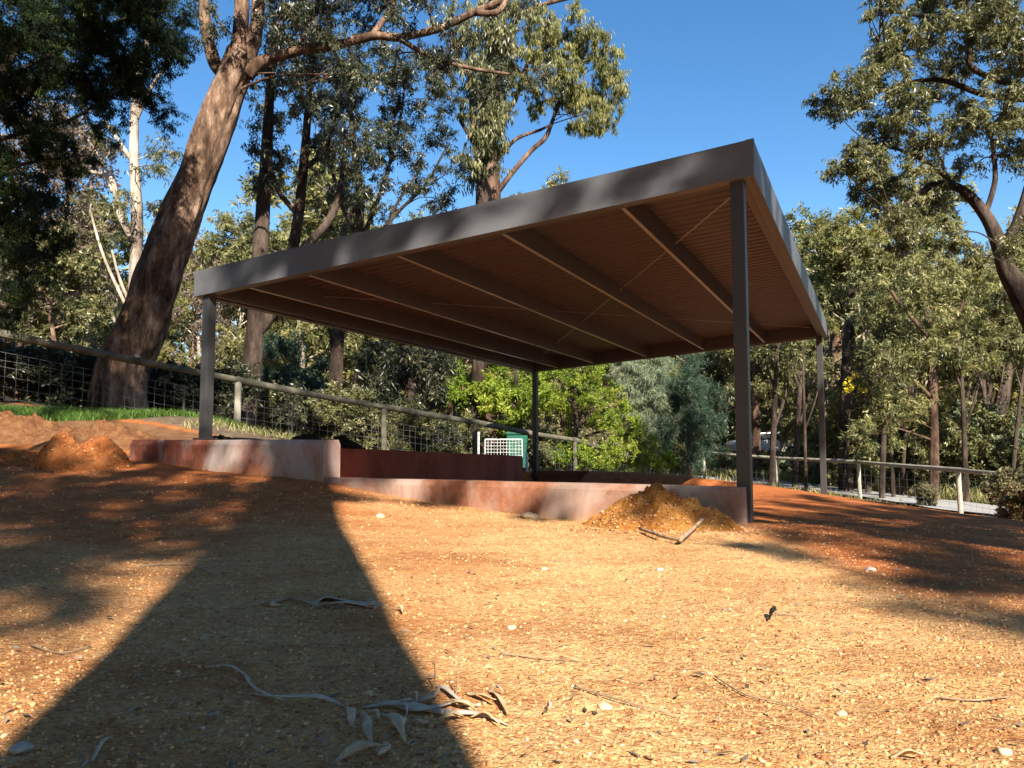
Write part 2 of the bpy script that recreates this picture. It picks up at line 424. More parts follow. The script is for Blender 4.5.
def build_ground():
    ang_f = np.linspace(-.80, .80, 560)
    ang_b = np.linspace(.80, 2 * PI - .80, 90)[1:-1]
    ang = np.concatenate([ang_f, ang_b])
    rr = [0.0]; r = .5
    rad = []
    while r < 330:
        rad.append(r); r *= 1.0105 if r < 20 else 1.05
    rad = np.array(rad)
    A, R = np.meshgrid(ang, rad)
    X = np.sin(A) * R; Y = np.cos(A) * R
    Z = H(X.ravel(), Y.ravel()).reshape(X.shape)
    # real unevenness of the scraped gravel
    Z = Z + (.009 * vnoise(X, Y, 5.0) + .0045 * vnoise(X, Y, 17.0, 3) + .0016 * vnoise(X, Y, 60.0, 5)) * np.clip(14 / (R + 1), 0, 1)
    V = np.stack([X, Y, Z], -1).reshape(-1, 3)
    n, m = X.shape
    idx = np.arange(n * m).reshape(n, m)
    a = idx[:-1]; b = idx[1:]
    a2 = np.roll(a, -1, 1); b2 = np.roll(b, -1, 1)
    Fc = np.stack([a, b, b2, a2], -1).reshape(-1, 4)
    # centre cap quad fan
    c = len(V)
    V = np.vstack([V, [[0, 0, hz(0, 0)]]])
    tri = np.stack([idx[0], np.roll(idx[0], -1), np.full(m, c), np.full(m, c)], -1)
    x, y = V[:, 0], V[:, 1]
    dx, dy = x - AX[0], y - AX[1]
    i = dx * AV[0] + dy * AV[1]; j = dx * BV[0] + dy * BV[1]
    red = sstep((x - 1.1) / .7) * sstep((y - 2.0) / 1.2)
    red = np.maximum(red, sstep((j + .1) / .2) * (i > -.5) * .9)
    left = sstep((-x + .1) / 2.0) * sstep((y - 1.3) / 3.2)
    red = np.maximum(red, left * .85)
    red = np.maximum(red, .38 * sstep((.5 - x) / .9))  # redder gravel, its colour also carrying the trunk shadow's darker tone
    red = np.maximum(red, .08 * sstep((y - 3.6) / 2))
    road_near = 0
    litter = sstep((j - 9.0) / 1.5) * (i > -2)
    litter = np.maximum(litter, sstep((i - 5.9) / .6) * sstep((j - 1.2) / 1.0))
    litter = np.maximum(litter, sstep((x - 10.2 + .12 * (y - 17)) / .6) * (y > 4))
    litter = np.maximum(litter, sstep((y - 26) / 2))
    litter = np.maximum(litter, sstep((-y - 6) / 4))
    litter = np.maximum(litter, sstep((-x - 9) / 2))
    sand = sstep((y - 8.3 - .1 * (x + 5)) / .4) * sstep((-x - 2.6) / .5) * sstep((10.35 - y - .45 * (x + 5.5)) / .5)
    litter = litter * (1 - sand)
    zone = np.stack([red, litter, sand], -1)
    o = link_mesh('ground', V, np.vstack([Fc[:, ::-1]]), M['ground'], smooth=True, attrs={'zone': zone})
    tag(o, kind='structure')
    return o
build_ground()

# road beyond the right fence
def strip(name, centre, width, mat, dz=.03, nx=9):
    pts, wd = catmull([(x, y, 0) for x, y in centre], [width] * len(centre), 14)
    V = []; n = len(pts)
    for k, p in enumerate(pts):
        d = (pts[min(k + 1, n - 1)] - pts[max(k - 1, 0)]).normalized()
        s = Vector((-d.y, d.x, 0))
        for q in range(nx):
            t = q / (nx - 1) - .5
            w = width + .12 * math.sin(k * .9) + .1 * math.sin(k * 2.3 + 1)
            x, y = p.x + s.x * t * w, p.y + s.y * t * w
            V.append((x, y, hz(x, y) + dz + .03 * (1 - (2 * t) ** 2)))
    Fc = [(k * nx + q, k * nx + q + 1, (k + 1) * nx + q + 1, (k + 1) * nx + q) for k in range(n - 1) for q in range(nx - 1)]
    return link_mesh(name, V, Fc, mat, smooth=True)
tag(strip('road', [(17.5, 0), (14.6, 8), (13.2, 13), (12.2, 18), (11.4, 24), (9.6, 32), (5, 43), (-5, 56), (-22, 66)], 3.3, M['road'], .06), kind='structure')

# ------------------------------------------------------------------ carport
ZA, ZB, ZC, ZD = [z + EYE for z in (1.9938, 1.6305, 1.8852, 1.5219)]
FH = .25
def ztop(i, j):
    s, t = i / W_R, j / L_R
    return ZA * (1 - s) * (1 - t) + ZB * s * (1 - t) + ZC * (1 - s) * t + ZD * s * t
def cpt(i, j, dz=0.0):
    x, y = cp(i, j); return (x, y, ztop(i, j) + dz)

car = empty('carport', (*cp(W_R / 2, L_R / 2), hz(*cp(W_R / 2, L_R / 2))), 'grey steel carport with a flat sloping roof on four slim posts', 'carport')
def beam(name, i0, j0, i1, j1, zt, zb, mat, parent=car, bevel=.004):
    """box beam whose plan is the rectangle i0..i1, j0..j1, its top zt and bottom zb below the roof plane"""
    mb = MB(); q = []
    for z in (zb, zt):
        for i, j in ((i0, j0), (i0, j1), (i1, j1), (i1, j0)):
            q.append(cpt(i, j, z))
    mb.hexa(q)
    return mb.build(name, mat, parent, bevel=bevel)
T = .022
# fascia boards with a folded return at the bottom and a cap at the top
def fascia(i0, j0, i1, j1, inward):
    mb = MB()
    def seg(a0, b0, a1, b1, zt, zb):
        q = []
        for z in (zb, zt):
            for i, j in ((a0, b0), (a0, b1), (a1, b1), (a1, b0)): q.append(cpt(i, j, z))
        mb.hexa(q)
    seg(i0, j0, i1, j1, 0, -FH)
    return mb, seg
def make_fascia(side):
    if side == 'front': r = (0, 0, W_R, T); ret = (T + .001, T, W_R - T - .001, T + .05)
    if side == 'back': r = (0, L_R - T, W_R, L_R); ret = (T + .001, L_R - T - .05, W_R - T - .001, L_R - T)
    if side == 'right': r = (0, T + .0005, T, L_R - T - .0005); ret = (T, T + .052, T + .05, L_R - T - .052)
    if side == 'left': r = (W_R - T, T + .0005, W_R, L_R - T - .0005); ret = (W_R - T - .05, T + .052, W_R - T, L_R - T - .052)
    mb, seg = fascia(*r, 1)
    seg(*ret, -FH + .006, -FH + .001)
    seg(*(ret if True else r), -.006, -.011)
    o = mb.build('fascia', M['fascia'], car, bevel=.003)
    return o
for s_ in ('front', 'back', 'right', 'left'): make_fascia(s_)
for ci, cj in ((0, 0), (W_R, 0), (0, L_R), (W_R, L_R)):            # folded corner flashings, a little proud of the boards
    mb = MB(); si, sj = (1 if ci == 0 else -1), (1 if cj == 0 else -1); e = .0025
    for (a, b, c_, d_) in ((ci - si * e, cj - sj * e, ci + si * .05, cj - sj * .0003), (ci - si * e, cj + sj * .0002, ci - si * .0003, cj + sj * .05)):
        i0_, i1_ = sorted((a, c_)); j0_, j1_ = sorted((b, d_)); q = []
        for z in (-FH - .001, .0015):
            for i, j in ((i0_, j0_), (i0_, j1_), (i1_, j1_), (i1_, j0_)): q.append(cpt(i, j, z))
        mb.hexa(q)
    mb.build('corner_flashing', M['fascia'], car)
# perimeter beams inside the fascia
BT = .055
beam('edge_beam', T + .052, T + .052, W_R - T - .052, T + .052 + BT, -.045, -FH + .012, M['purlin'])
beam('edge_beam', T + .052, L_R - T - .052 - BT, W_R - T - .052, L_R - T - .052, -.045, -FH + .012, M['purlin'])
beam('edge_beam', T + .0525, T + .054 + BT, T + .052 + BT, L_R - T - .054 - BT, -.045, -FH + .014, M['purlin'])
beam('edge_beam', W_R - T - .052 - BT, T + .054 + BT, W_R - T - .0525, L_R - T - .054 - BT, -.045, -FH + .014, M['purlin'])
# roof sheet: ribs run across the roof, from right to left
def roof_sheet():
    V = []; Fc = []
    pitch = .125
    prof = [(0, 0), (.30, 0), (.38, .024), (.50, .024), (.58, 0)]
    js = []
    j = T + .06
    while j < L_R - T - .06:
        for p, h in prof: js.append((min(j + p * pitch, L_R - T - .055), h))
        j += pitch
    ni = 12
    for jj, h in js:
        for k in range(ni + 1):
            i = T + .055 + (W_R - 2 * T - .11) * k / ni
            V.append(cpt(i, jj, -.042 + h))
    n1 = ni + 1
    for a in range(len(js) - 1):
        for k in range(ni):
            Fc.append((a * n1 + k, a * n1 + k + 1, (a + 1) * n1 + k + 1, (a + 1) * n1 + k))
    o = link_mesh('roof_sheet', V, Fc, M['deck'], car)
    s = o.modifiers.new('Solid', 'SOLIDIFY'); s.thickness = .0015
roof_sheet()
# C purlins front to back
def cpurlin(i):
    mb = MB()
    j0, j1 = T + .055 + BT, L_R - T - .055 - BT
    def seg(a0, a1, zt, zb):
        q = []
        for z in (zb, zt):
            for ii, j in ((a0, j0), (a0, j1), (a1, j1), (a1, j0)): q.append(cpt(ii, j, z))
        mb.hexa(q)
    zb = -FH + .02
    seg(i, i + .003, -.043, zb)             # web facing right
    seg(i + .0035, i + .045, -.043, -.046)
    seg(i + .042, i + .045, zb + .022, zb + .0035)   # lip
    o = mb.build('purlin', M['purlin'], car)
    mb = MB(); seg(i + .0035, i + .034, zb + .003, zb)
    return link_mesh('purlin_flange', mb.V, mb.F, M['flange_lit'], car)
PUR = [.93, 1.92, 2.92, 3.90, 4.62]
for i in PUR: cpurlin(i)
# diagonal strap bracing between purlins, hung just below the sheet
def strap(p, q):
    (i0, j0), (i1, j1) = p, q
    cuts = sorted([T + .12] + PUR + [W_R - T - .12])
    out = []
    for a, b in zip(cuts[:-1], cuts[1:]):
        lo, hi = (max(a + .07, min(i0, i1)), min(b - .008, max(i0, i1)))
        if hi - lo < .05: continue
        ja = j0 + (j1 - j0) * (lo - i0) / (i1 - i0); jb = j0 + (j1 - j0) * (hi - i0) / (i1 - i0)
        mb = MB(); nrm = np.array([-(jb - ja), hi - lo]); nrm = nrm / np.linalg.norm(nrm) * .009
        q8 = []
        for z in (-.150, -.147):
            for ii, jj in ((lo - nrm[0], ja - nrm[1]), (hi - nrm[0], jb - nrm[1]), (hi + nrm[0], jb + nrm[1]), (lo + nrm[0], ja + nrm[1])):
                q8.append(cpt(ii, jj, z + (.05 * abs((ii - lo) / (hi - lo) - .5))))
        mb.hexa(q8)
        mb.build('brace_strap', M['strap'], car)
strap((.2, .6), (5.0, 7.4))
strap((5.0, .6), (.2, 7.4))
# posts with base plates
def post(i, j, zb):
    x, y = cp(i, j); mb = MB()
    zt = ztop(i, j) - FH + .02
    s = .09
    mb.box((x, y, (zt + zb) / 2), s, s, zt - zb, -YAW)
    o = mb.build('post', M['post'], car, bevel=.006)
    pl = MB(); pl.box((x, y, zb + .012), .16, .16, .012, -YAW); pl.build('base_plate', M['post'], car, bevel=.002)
post(.118, .085, hz(1.55, 4.9) - .03)
post(W_R - .118, .085, .548)
post(.118, L_R - .085, hz(*cp(.118, L_R - .085)) - .03)
post(W_R - .118, L_R - .085, -.35)

# ------------------------------------------------------------------ retaining walls
def wall_run(name, i0, j0, i1, j1, zt0, zt1, zb, mat, label, seg=.15, jitter=.006, parent=None):
    """concrete wall on plan rectangle; the long axis is i if i1-i0 is longer"""
    root = None
    longi = abs(i1 - i0) > abs(j1 - j0)
    n = max(2, int((abs(i1 - i0) if longi else abs(j1 - j0)) / seg))
    V = []; Fc = []
    cols = 5
    prof = [(0, 0), (0, .33), (0, .66), (0, .94), (.12, 1), (.88, 1), (1, .94), (1, .66), (1, .33), (1, 0)]
    for k in range(n + 1):
        t = k / n
        zt = zt0 + (zt1 - zt0) * t
        for a, h in prof:
            if longi: i, j = i0 + (i1 - i0) * t, j0 + (j1 - j0) * a
            else: i, j = i0 + (i1 - i0) * a, j0 + (j1 - j0) * t
            x, y = cp(i, j)
            z = zb + (zt - zb) * h
            w = mnoise.noise(Vector((x * 2.3, y * 2.3, z * 4))) * jitter
            V.append((x + w * .6, y - w, z + (w * .8 if h > .9 else 0)))
    m = len(prof)
    for k in range(n):
        for a in range(m - 1):
            Fc.append((k * m + a, k * m + a + 1, (k + 1) * m + a + 1, (k + 1) * m + a))
    Fc.append(tuple(range(m - 1, -1, -1))); Fc.append(tuple(range(n * m, n * m + m)))
    o = link_mesh(name, V, Fc, mat, origin=(*cp(i0, j0), zb))
    tag(o, label, 'wall')
    return o
wall_run('retaining_wall', .10, -.075, 3.51, .035, .246, .232, -.45, M['conc_low'], 'long low stained concrete retaining wall along the carport front')
wall_run('retaining_wall', 3.515, -.085, 5.95, .135, .548, .550, -.2, M['conc_high'], 'taller pale concrete wall with red patches under the left front carport post')
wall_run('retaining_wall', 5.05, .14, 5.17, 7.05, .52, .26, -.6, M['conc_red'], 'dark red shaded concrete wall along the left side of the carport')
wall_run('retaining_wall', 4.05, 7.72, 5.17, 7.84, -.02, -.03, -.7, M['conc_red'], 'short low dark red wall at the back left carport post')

# ------------------------------------------------------------------ dirt mounds
def mound(name, cx, cy, rx, ry, hgt, mat, label, rz=0, rough=.18, n=64, sink=.05, cat='dirt mound', peak=1.4, seed=0):
    V = []; Fc = []
    ca, sa = math.cos(rz), math.sin(rz)
    k = 110
    z0 = hz(cx, cy)
    for r_ in range(n + 1):
        t = r_ / n
        for q in range(k):
            th = 2 * PI * q / k
            edge = 1 + .22 * mnoise.noise(Vector((math.cos(th) * 1.5 + seed, math.sin(th) * 1.5, seed * 1.7)))
            lx, ly = rx * t * math.cos(th) * edge, ry * t * math.sin(th) * edge
            x, y = cx + lx * ca - ly * sa, cy + lx * sa + ly * ca
            prof = (1 - t ** 1.3) ** peak if t < 1 else 0
            nz = mnoise.fractal(Vector((x * 3.3, y * 3.3, seed)), 1.0, 2.0, 5) * rough + mnoise.noise(Vector((x * 16, y * 16, seed))) * rough * .35 + max(0, mnoise.noise(Vector((x * 38, y * 38, seed)))) * rough * .3
            zz = hgt * prof * (1 + nz * 2.0) + .02 * nz
            zg = hz(x, y)
            V.append((x, y, zg + zz - sink * t ** 3))
    for r_ in range(n):
        for q in range(k):
            a = r_ * k + q; b = r_ * k + (q + 1) % k
            Fc.append((a, a + k, b + k, b))
    o = link_mesh(name, V, Fc, mat, origin=(cx, cy, z0), smooth=True)
    tag(o, label, cat)
    return o
def gxy(px, py, it=14):
    """ground point under a photo pixel"""
    Y = 5.0
    lo, hi = .8, 60.0
    prev = None
    for k in range(400):
        Y = .8 * 1.012 ** k
        p = P(px, py, Y)
        if p.z < hz(p.x, p.y): return p.x, p.y
    return P(px, py, 30)[:2]
mx, my = cp(.66, -.34)
mound('dirt_mound', mx + .05, my, .58, .34, .215, M['mound_yellow'], 'yellow orange heap of loose dirt against the low front wall', rz=-YAW, seed=3, rough=.30)
mound('dirt_mound', -3.92, 6.8, .50, .36, .27, M['mound_red'], 'small steep rust red dirt pile at the left end of the pale wall', seed=9, rough=.32, peak=.65)
mound('dirt_mound', -5.1, 6.95, 1.5, .45, .16, M['mound_red'], 'low long rust red dirt ridge at the left edge of the clearing', seed=5, rough=.3)
mound('dirt_mound', -4.55, 8.3, .9, .5, .26, M['mound_sand'], 'pale sandy hump behind the small steep red dirt pile', seed=14, rough=.2)
mound('dirt_mound', -6.0, 8.9, 1.6, .5, .22, M['mound_sand'], 'brown sandy bank below the grass strip at the far left', seed=18, rough=.3)
for k, (px, w, Yk) in enumerate(((222, .42, 8.1), (310, .36, 9.2), (345, .38, 9.8))):
    x_, y_ = (px - 512) / F * Yk, Yk
    mound('soil_heap', x_, y_, w, .22, max(.07, EYE + (439 - 436 + k * -1) / F * Yk - hz(x_, y_)), M['soil'], ('black soil heap just right of the left front carport post', 'black soil heap behind the right end of the tall pale wall', 'black soil heap behind the start of the dark side wall')[k], seed=k * 4 + 30, rough=.2, cat='soil heap', peak=.5)

# ------------------------------------------------------------------ fences
def pole(name, p, q, r0, r1, mat, parent, k=12):
    p, q = Vector(p), Vector(q); n = 10
    pts = []; rad = []
    sag = Vector((random.uniform(-.02, .02), random.uniform(-.02, .02), random.uniform(-.025, .01)))
    for a in range(n + 1):
        t = a / n
        pts.append(p.lerp(q, t) + sag * math.sin(PI * t)); rad.append((r0 + (r1 - r0) * t) * (1 + .05 * math.sin(t * 17 + p.x)))
    mb = MB(); mb.tube(pts, rad, k, True, .06)
    return mb.build(name, mat, parent, smooth=False)

def fence(label, nodes, rail_h, wires, mat_posts, group, mesh_h=(.05, .85), vstep=.13, r=.0035, ext=0):
    """nodes: (x, y, zrail, has_post)"""
    root = empty('fence', (nodes[0][0], nodes[0][1], hz(nodes[0][0], nodes[0][1])), label, 'fence')
    for k, (x, y, zr, hp) in enumerate(nodes):
        if hp:
            mb = MB(); zg = hz(x, y)
            lean = random.uniform(-.02, .02)
            mb.tube([(x, y, zg - .1), (x + lean, y, (zg + zr) / 2), (x + lean, y, zr - .03)], [.055, .052, .05], 12, True, .05)
            mb.build('fence_post', mat_posts[k % len(mat_posts)], root)
    for (x0, y0, z0, h0), (x1, y1, z1, h1) in zip(nodes[:-1], nodes[1:]):
        d = Vector((x1 - x0, y1 - y0, z1 - z0)).normalized() * .1
        pole('rail', Vector((x0, y0, z0)) - d * .3, Vector((x1, y1, z1)) + d * .3, .058, .048, mat_posts[0] if mat_posts[0] != M['wood_white'] else M['rail_pale'], root)
    # wire mesh
    mb = MB()
    for (x0, y0, z0, h0), (x1, y1, z1, h1) in zip(nodes[:-1], nodes[1:]):
        L = math.hypot(x1 - x0, y1 - y0); n = max(2, int(L / vstep))
        for w in wires:
            pts = []
            for a in range(7):
                t = a / 6
                x, y = x0 + (x1 - x0) * t, y0 + (y1 - y0) * t
                pts.append((x, y + .06, z0 + (z1 - z0) * t - w + .008 * math.sin(t * 9 + w * 30)))
            mb.tube(pts, [r] * 7, 4, False)
        for a in range(n):
            t = a / n
            x, y = x0 + (x1 - x0) * t, y0 + (y1 - y0) * t
            zz = z0 + (z1 - z0) * t
            mb.tube([(x, y + .06, zz - wires[0]), (x + random.uniform(-.01, .01), y + .06, zz - wires[-1])], [r * .8] * 2, 4, False)
    mb.build('wire_mesh', M['wire'], root)
    return root
def fn(px, py, Y, hp=True):
    p = P(px, py, Y); return (p.x, p.y, p.z, hp)
lf = fence('long weathered timber rail fence with wire mesh left of and behind the carport',
      [fn(-150, 304, 9.3), fn(-20, 329, 9.9), fn(238, 380, 11.6), fn(385, 407, 13.1), fn(475, 422, 14.7), fn(575, 440, 16.8), fn(650, 462, 19.5)],
      1.0, [.26, .36, .46, .58, .72, .88], [M['wood'], M['wood'], M['wood_white'], M['wood'], M['wood']], None, r=.003)
for px, py0, Y in ((293, 404, 12.2), (105, 372, 10.7), (185, 385, 11.1)):
    p = P(px, py0, Y); mb = MB(); mb.box((p.x, p.y - .02, (p.z + hz(p.x, p.y)) / 2 - .1), .03, .03, p.z - hz(p.x, p.y) + .2, .3)
    mb.build('steel_picket', M['picket'], lf)
rf = fence('treated pine rail fence with wire along the road on the right',
      [(8.6, 7.2, -.0, True), (9.35, 12.4, -.12, True), fn(959, 470, 17.0), fn(859, 462, 21.0), fn(777, 458, 24.6), fn(704, 452, 28.0)],
      1.0, [.15, .35, .55, .75, .9], [M['wood_white']], None, r=.003, vstep=.3)

# ------------------------------------------------------------------ trees
def unit(v): return v / np.maximum(np.linalg.norm(v, axis=-1, keepdims=True), 1e-9)

def leaves(name, C, S, n, L, Wd, mat, parent, droop=.5, rng=RNG, flat=0.0, tintc=None, spray=0):
    """C (m,3) clump centres, S (m,) or (m,3) sizes, n leaves per clump"""
    m = len(C)
    if m == 0: return None
    S = np.asarray(S)
    if S.ndim == 1: S = np.repeat(S[:, None], 3, 1)
    idx = np.repeat(np.arange(m), n)
    g = rng.normal(size=(len(idx), 3))
    gl = np.linalg.norm(g, axis=1, keepdims=True)
    g = g / gl * np.minimum(gl, 2.3)
    if spray:                                   # leaves strung on a few twigs of each clump
        tw = rng.integers(0, spray, len(idx)) + idx * spray
        ends = rng.normal(size=(m * spray, 3)); ends[:, 2] -= droop * .7
        ends = unit(ends) * (1.0 + rng.random((m * spray, 1)) * .9)
        t = rng.random((len(idx), 1)) ** .7
        g = ends[tw] * t + g * .13
    p = C[idx] + g * S[idx] * .62
    ax = rng.normal(size=p.shape); ax = unit(ax)
    ax = unit(ax * (1 - droop) + np.array([0, 0, -1.0]) * droop)
    rd = rng.normal(size=p.shape)
    if flat: rd = rd * (1 - flat) + np.array([0, 0, 1.0]) * 0; 
    sd = unit(np.cross(ax, rd))
    ln = (L * (.65 + .7 * rng.random((len(p), 1)))); wd = (Wd * (.7 + .6 * rng.random((len(p), 1)))) / 2
    nrm = np.cross(ax, sd) * wd * .5
    v0 = p; v1 = p + ax * ln * .42 + sd * wd + nrm; v2 = p + ax * ln; v3 = p + ax * ln * .42 - sd * wd + nrm
    V = np.stack([v0, v1, v2, v3], 1).reshape(-1, 3)
    Fc = np.arange(len(p) * 4).reshape(-1, 4)
    ct = (rng.random(m) if tintc is None else tintc)
    tint = np.clip(.5 * ct[idx] + .5 * rng.random(len(idx)) * 1.0 + rng.normal(size=len(idx)) * .08, 0, 1)
    return link_mesh(name, V, Fc, mat, parent, attrs={'tint': np.repeat(tint, 4)})

def blob_clumps(c, r, nc, size, rng, squash=(1, 1, 1)):
    d = unit(rng.normal(size=(nc, 3)))
    rad = rng.random((nc, 1)) ** .42
    pts = np.array(c) + d * rad * np.array(r if np.ndim(r) else (r, r, r)) * np.array(squash)
    s = size * (.6 + .8 * rng.random(nc))
    return pts, s

DENS = 2.9
NMUL = 2.0
def make_tree(name, label, cat, group, base, limbs, blobs, leafp, bark, cmat, rng=None, loc_root=None, trunk_k=14, jit=.10,
              clump_scale=1.0, twigr=.012, minhub=.0, hubs=True, twigs=True, extra=None):
    """limbs: list of (points, radii), first is the trunk; blobs: list of (centre, radius)"""
    rng = rng or np.random.default_rng(abs(hash(name)) % 1000)
    root = empty(name, base, label, cat, group)
    # trunk
    tp, tr = catmull(limbs[0][0], limbs[0][1], 6)
    V, Fc = tube_arrays(tp, tr, trunk_k, True, jit)
    mb = MB(); mb.add(V, Fc)
    mb.build('trunk', bark, root, smooth=True)
    skel = [(p, r) for p, r in zip(tp[len(tp) // 3:], tr[len(tp) // 3:])]
    lb = MB()
    for pts, rad in limbs[1:]:
        q, r = catmull(pts, rad, 6)
        V, Fc = tube_arrays(q, r, 9, True, jit * .8); lb.add(V, Fc)
        skel += list(zip(q, r))
    SK = np.array([tuple(p) for p, r in skel]); SR = np.array([r for p, r in skel])
    C = []; S = []
    for b in blobs:
        c, rr = Vector(b[0]), b[1]
        dens = b[2] if len(b) > 2 else 1.0
        rmean = rr if not np.ndim(rr) else float(np.mean(rr))
        size = leafp['clump'] * clump_scale
        nc = max(4, int(leafp['dens'] * dens * (rmean / size) ** 2 * DENS))
        pts, s = blob_clumps(c, rr, nc, size, rng)
        C.append(pts); S.append(s)
        if hubs:
            d = np.linalg.norm(SK - np.array(c), axis=1) + np.maximum(0, SK[:, 2] - c.z) * 1.5
            k = int(np.argmin(d)); a = Vector(SK[k]); dist = (c - a).length
            hr = min(SR[k] * .6, max(twigr * 1.2, .010 * dist + .2 * twigr))
            if dist > .15:
                mid = a.lerp(c, .5) + Vector((rng.normal() * .1 * dist, rng.normal() * .1 * dist, .10 * dist))
                q, r = catmull([a, mid, c], [hr, hr * .7, twigr * .8], 5)
                V, Fc = tube_arrays(q, r, 6, False); lb.add(V, Fc)
            if twigs:
                sub = [Vector(p) for p in pts[:: max(1, nc // 26)]]
                for p in sub:
                    t0 = a.lerp(c, rng.uniform(.55, 1.0)) if dist > .15 else c
                    md = t0.lerp(p, .5) + Vector((rng.normal(), rng.normal(), abs(rng.normal()))) * .08 * (p - t0).length
                    V, Fc = tube_arrays([t0, md, p], [twigr * .7, twigr * .5, twigr * .25], 4, False); lb.add(V, Fc)
    if extra:
        for pts, rad in extra:
            V, Fc = tube_arrays(*catmull(pts, rad, 4), 5, False); lb.add(V, Fc)
    if lb.V: lb.build('branches', bark, root, smooth=True)
    if C:
        C = np.vstack(C); S = np.concatenate(S)
        leaves('crown', C, S, int(leafp['n'] * NMUL), leafp['L'], leafp['W'], cmat, root, leafp.get('droop', .5), rng, spray=leafp.get('spray', 0))
    return root

def px_limb(spec, Y, w_in_px=True):
    """spec list of (px, py, width_px[, dY])"""
    pts = []; rad = []
    for s in spec:
        y = Y + (s[3] if len(s) > 3 else 0)
        pts.append(P(s[0], s[1], y)); rad.append(s[2] / F * y / 2)
    return pts, rad
def px_blobs(spec, Y, spread=.8):
    out = []
    for k, s in enumerate(spec):
        r = s[2] / F * Y
        dy = s[4] if len(s) > 4 else ((k * 37) % 11 / 11 - .5) * 2 * spread
        out.append((P(s[0], s[1], Y + dy), r, s[3] if len(s) > 3 else 1.0))
    return out
def grounded(spec, Y, sink=.15):
    """adds the ground point below the first pixel"""
    p = P(spec[0][0], spec[0][1], Y)
    return Vector((p.x, p.y, hz(p.x, p.y)))

GUM = dict(clump=.23, dens=1.0, n=66, L=.088, W=.022, droop=.5, spray=9)

def px_tree(name, label, Y, trunk, limbs, blobs, leafp, bark, cmat, spread=.8, base_px=None, group=None, cat='tree', **kw):
    tpts, trad = px_limb(trunk, Y)
    bp = tpts[0]
    bx, by = (bp.x, bp.y)
    if base_px is not None: 
        q = P(base_px, 440, Y); bx, by = q.x, q.y
    g = Vector((bx, by, hz(bx, by)))
    if tpts[0].z > g.z + .05:
        tpts = [g + Vector((0, 0, -.15))] + tpts; trad = [trad[0] * 1.18] + trad
    allL = [(tpts, trad)] + [px_limb(l, Y) for l in limbs]
    return make_tree(name, label, cat, group, g, allL, px_blobs(blobs, Y, spread), leafp, bark, cmat, **kw)

# T1 the big leaning gum
px_tree('gum_tree', 'huge leaning gum with thick brown trunk behind the left fence', 12.2,
    [(122, 372, 50), (141, 330, 46), (160, 275, 43), (184, 212, 38), (206, 155, 36), (224, 103, 33), (236, 68, 32), (240, 50, 26)],
    [[(238, 66, 19), (241, 20, 16), (243, -30, 14), (250, -120, 11)],
     [(246, 64, 17), (256, 30, 14), (261, -20, 13), (280, -110, 10)],
     [(230, 78, 18), (214, 62, 14), (206, 25, 12), (202, -20, 11), (190, -110, 8)],
     [(246, 74, 20), (262, 62, 13), (300, 50, 10), (335, 45, 9), (372, 36, 9), (400, 37, 8), (440, 28, 8), (475, 12, 7), (520, -8, 6), (570, -40, 4)],
     [(398, 38, 6), (422, 52, 5), (445, 62, 4), (480, 70, 4), (510, 74, 2)],
     [(475, 12, 8), (500, 10, 6), (520, -30, 5)],
     [(300, 50, 8), (310, 20, 6), (330, -30, 4)],
     [(372, 36, 7), (392, 5, 6), (400, -40, 4)]],
    [(285, 10, 34, .9), (330, 5, 38), (372, -5, 38), (420, -15, 40), (455, 40, 28, .8), (395, 75, 26, .7), (350, 75, 30, .8), (300, 85, 30, .7), (500, -20, 40),
     (215, 20, 20, .5), (200, -40, 45), (270, -60, 50), (350, -70, 55), (500, 85, 26, .6), (545, 75, 22, .5), (430, 70, 22, .6), (275, 45, 22, .5)],
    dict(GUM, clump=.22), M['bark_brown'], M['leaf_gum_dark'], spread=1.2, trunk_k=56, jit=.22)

# T3 twin stemmed dark tree
px_tree('gum_tree', 'slim twin stemmed dark gum just right of the big leaning trunk', 14.6,
    [(246, 420, 21), (252, 370, 19), (257, 300, 17), (262, 230, 15), (266, 160, 12), (270, 90, 9), (276, 20, 6)],
    [[(255, 335, 13), (272, 312, 12), (288, 270, 12), (298, 220, 11), (305, 150, 9), (312, 60, 6), (316, 0, 5)],
     [(290, 262, 9), (312, 240, 9), (332, 215, 8), (342, 180, 6), (346, 130, 4)],
     [(298, 215, 6), (278, 190, 5), (270, 160, 4)],
     [(303, 170, 6), (325, 150, 5), (335, 120, 3)]],
    [(290, 60, 38), (315, 110, 32), (275, 115, 26), (262, 80, 22, .7), (330, 150, 26), (285, 160, 24), (300, 20, 40), (345, 100, 24), (335, 195, 15, .7), (262, 185, 13, .6), (330, 50, 30), (255, 150, 10, .5), (350, 170, 18, .8), (290, -40, 50)],
    dict(GUM, clump=.24), M['bark_dark'], M['leaf_gum_dark'], spread=1.0)
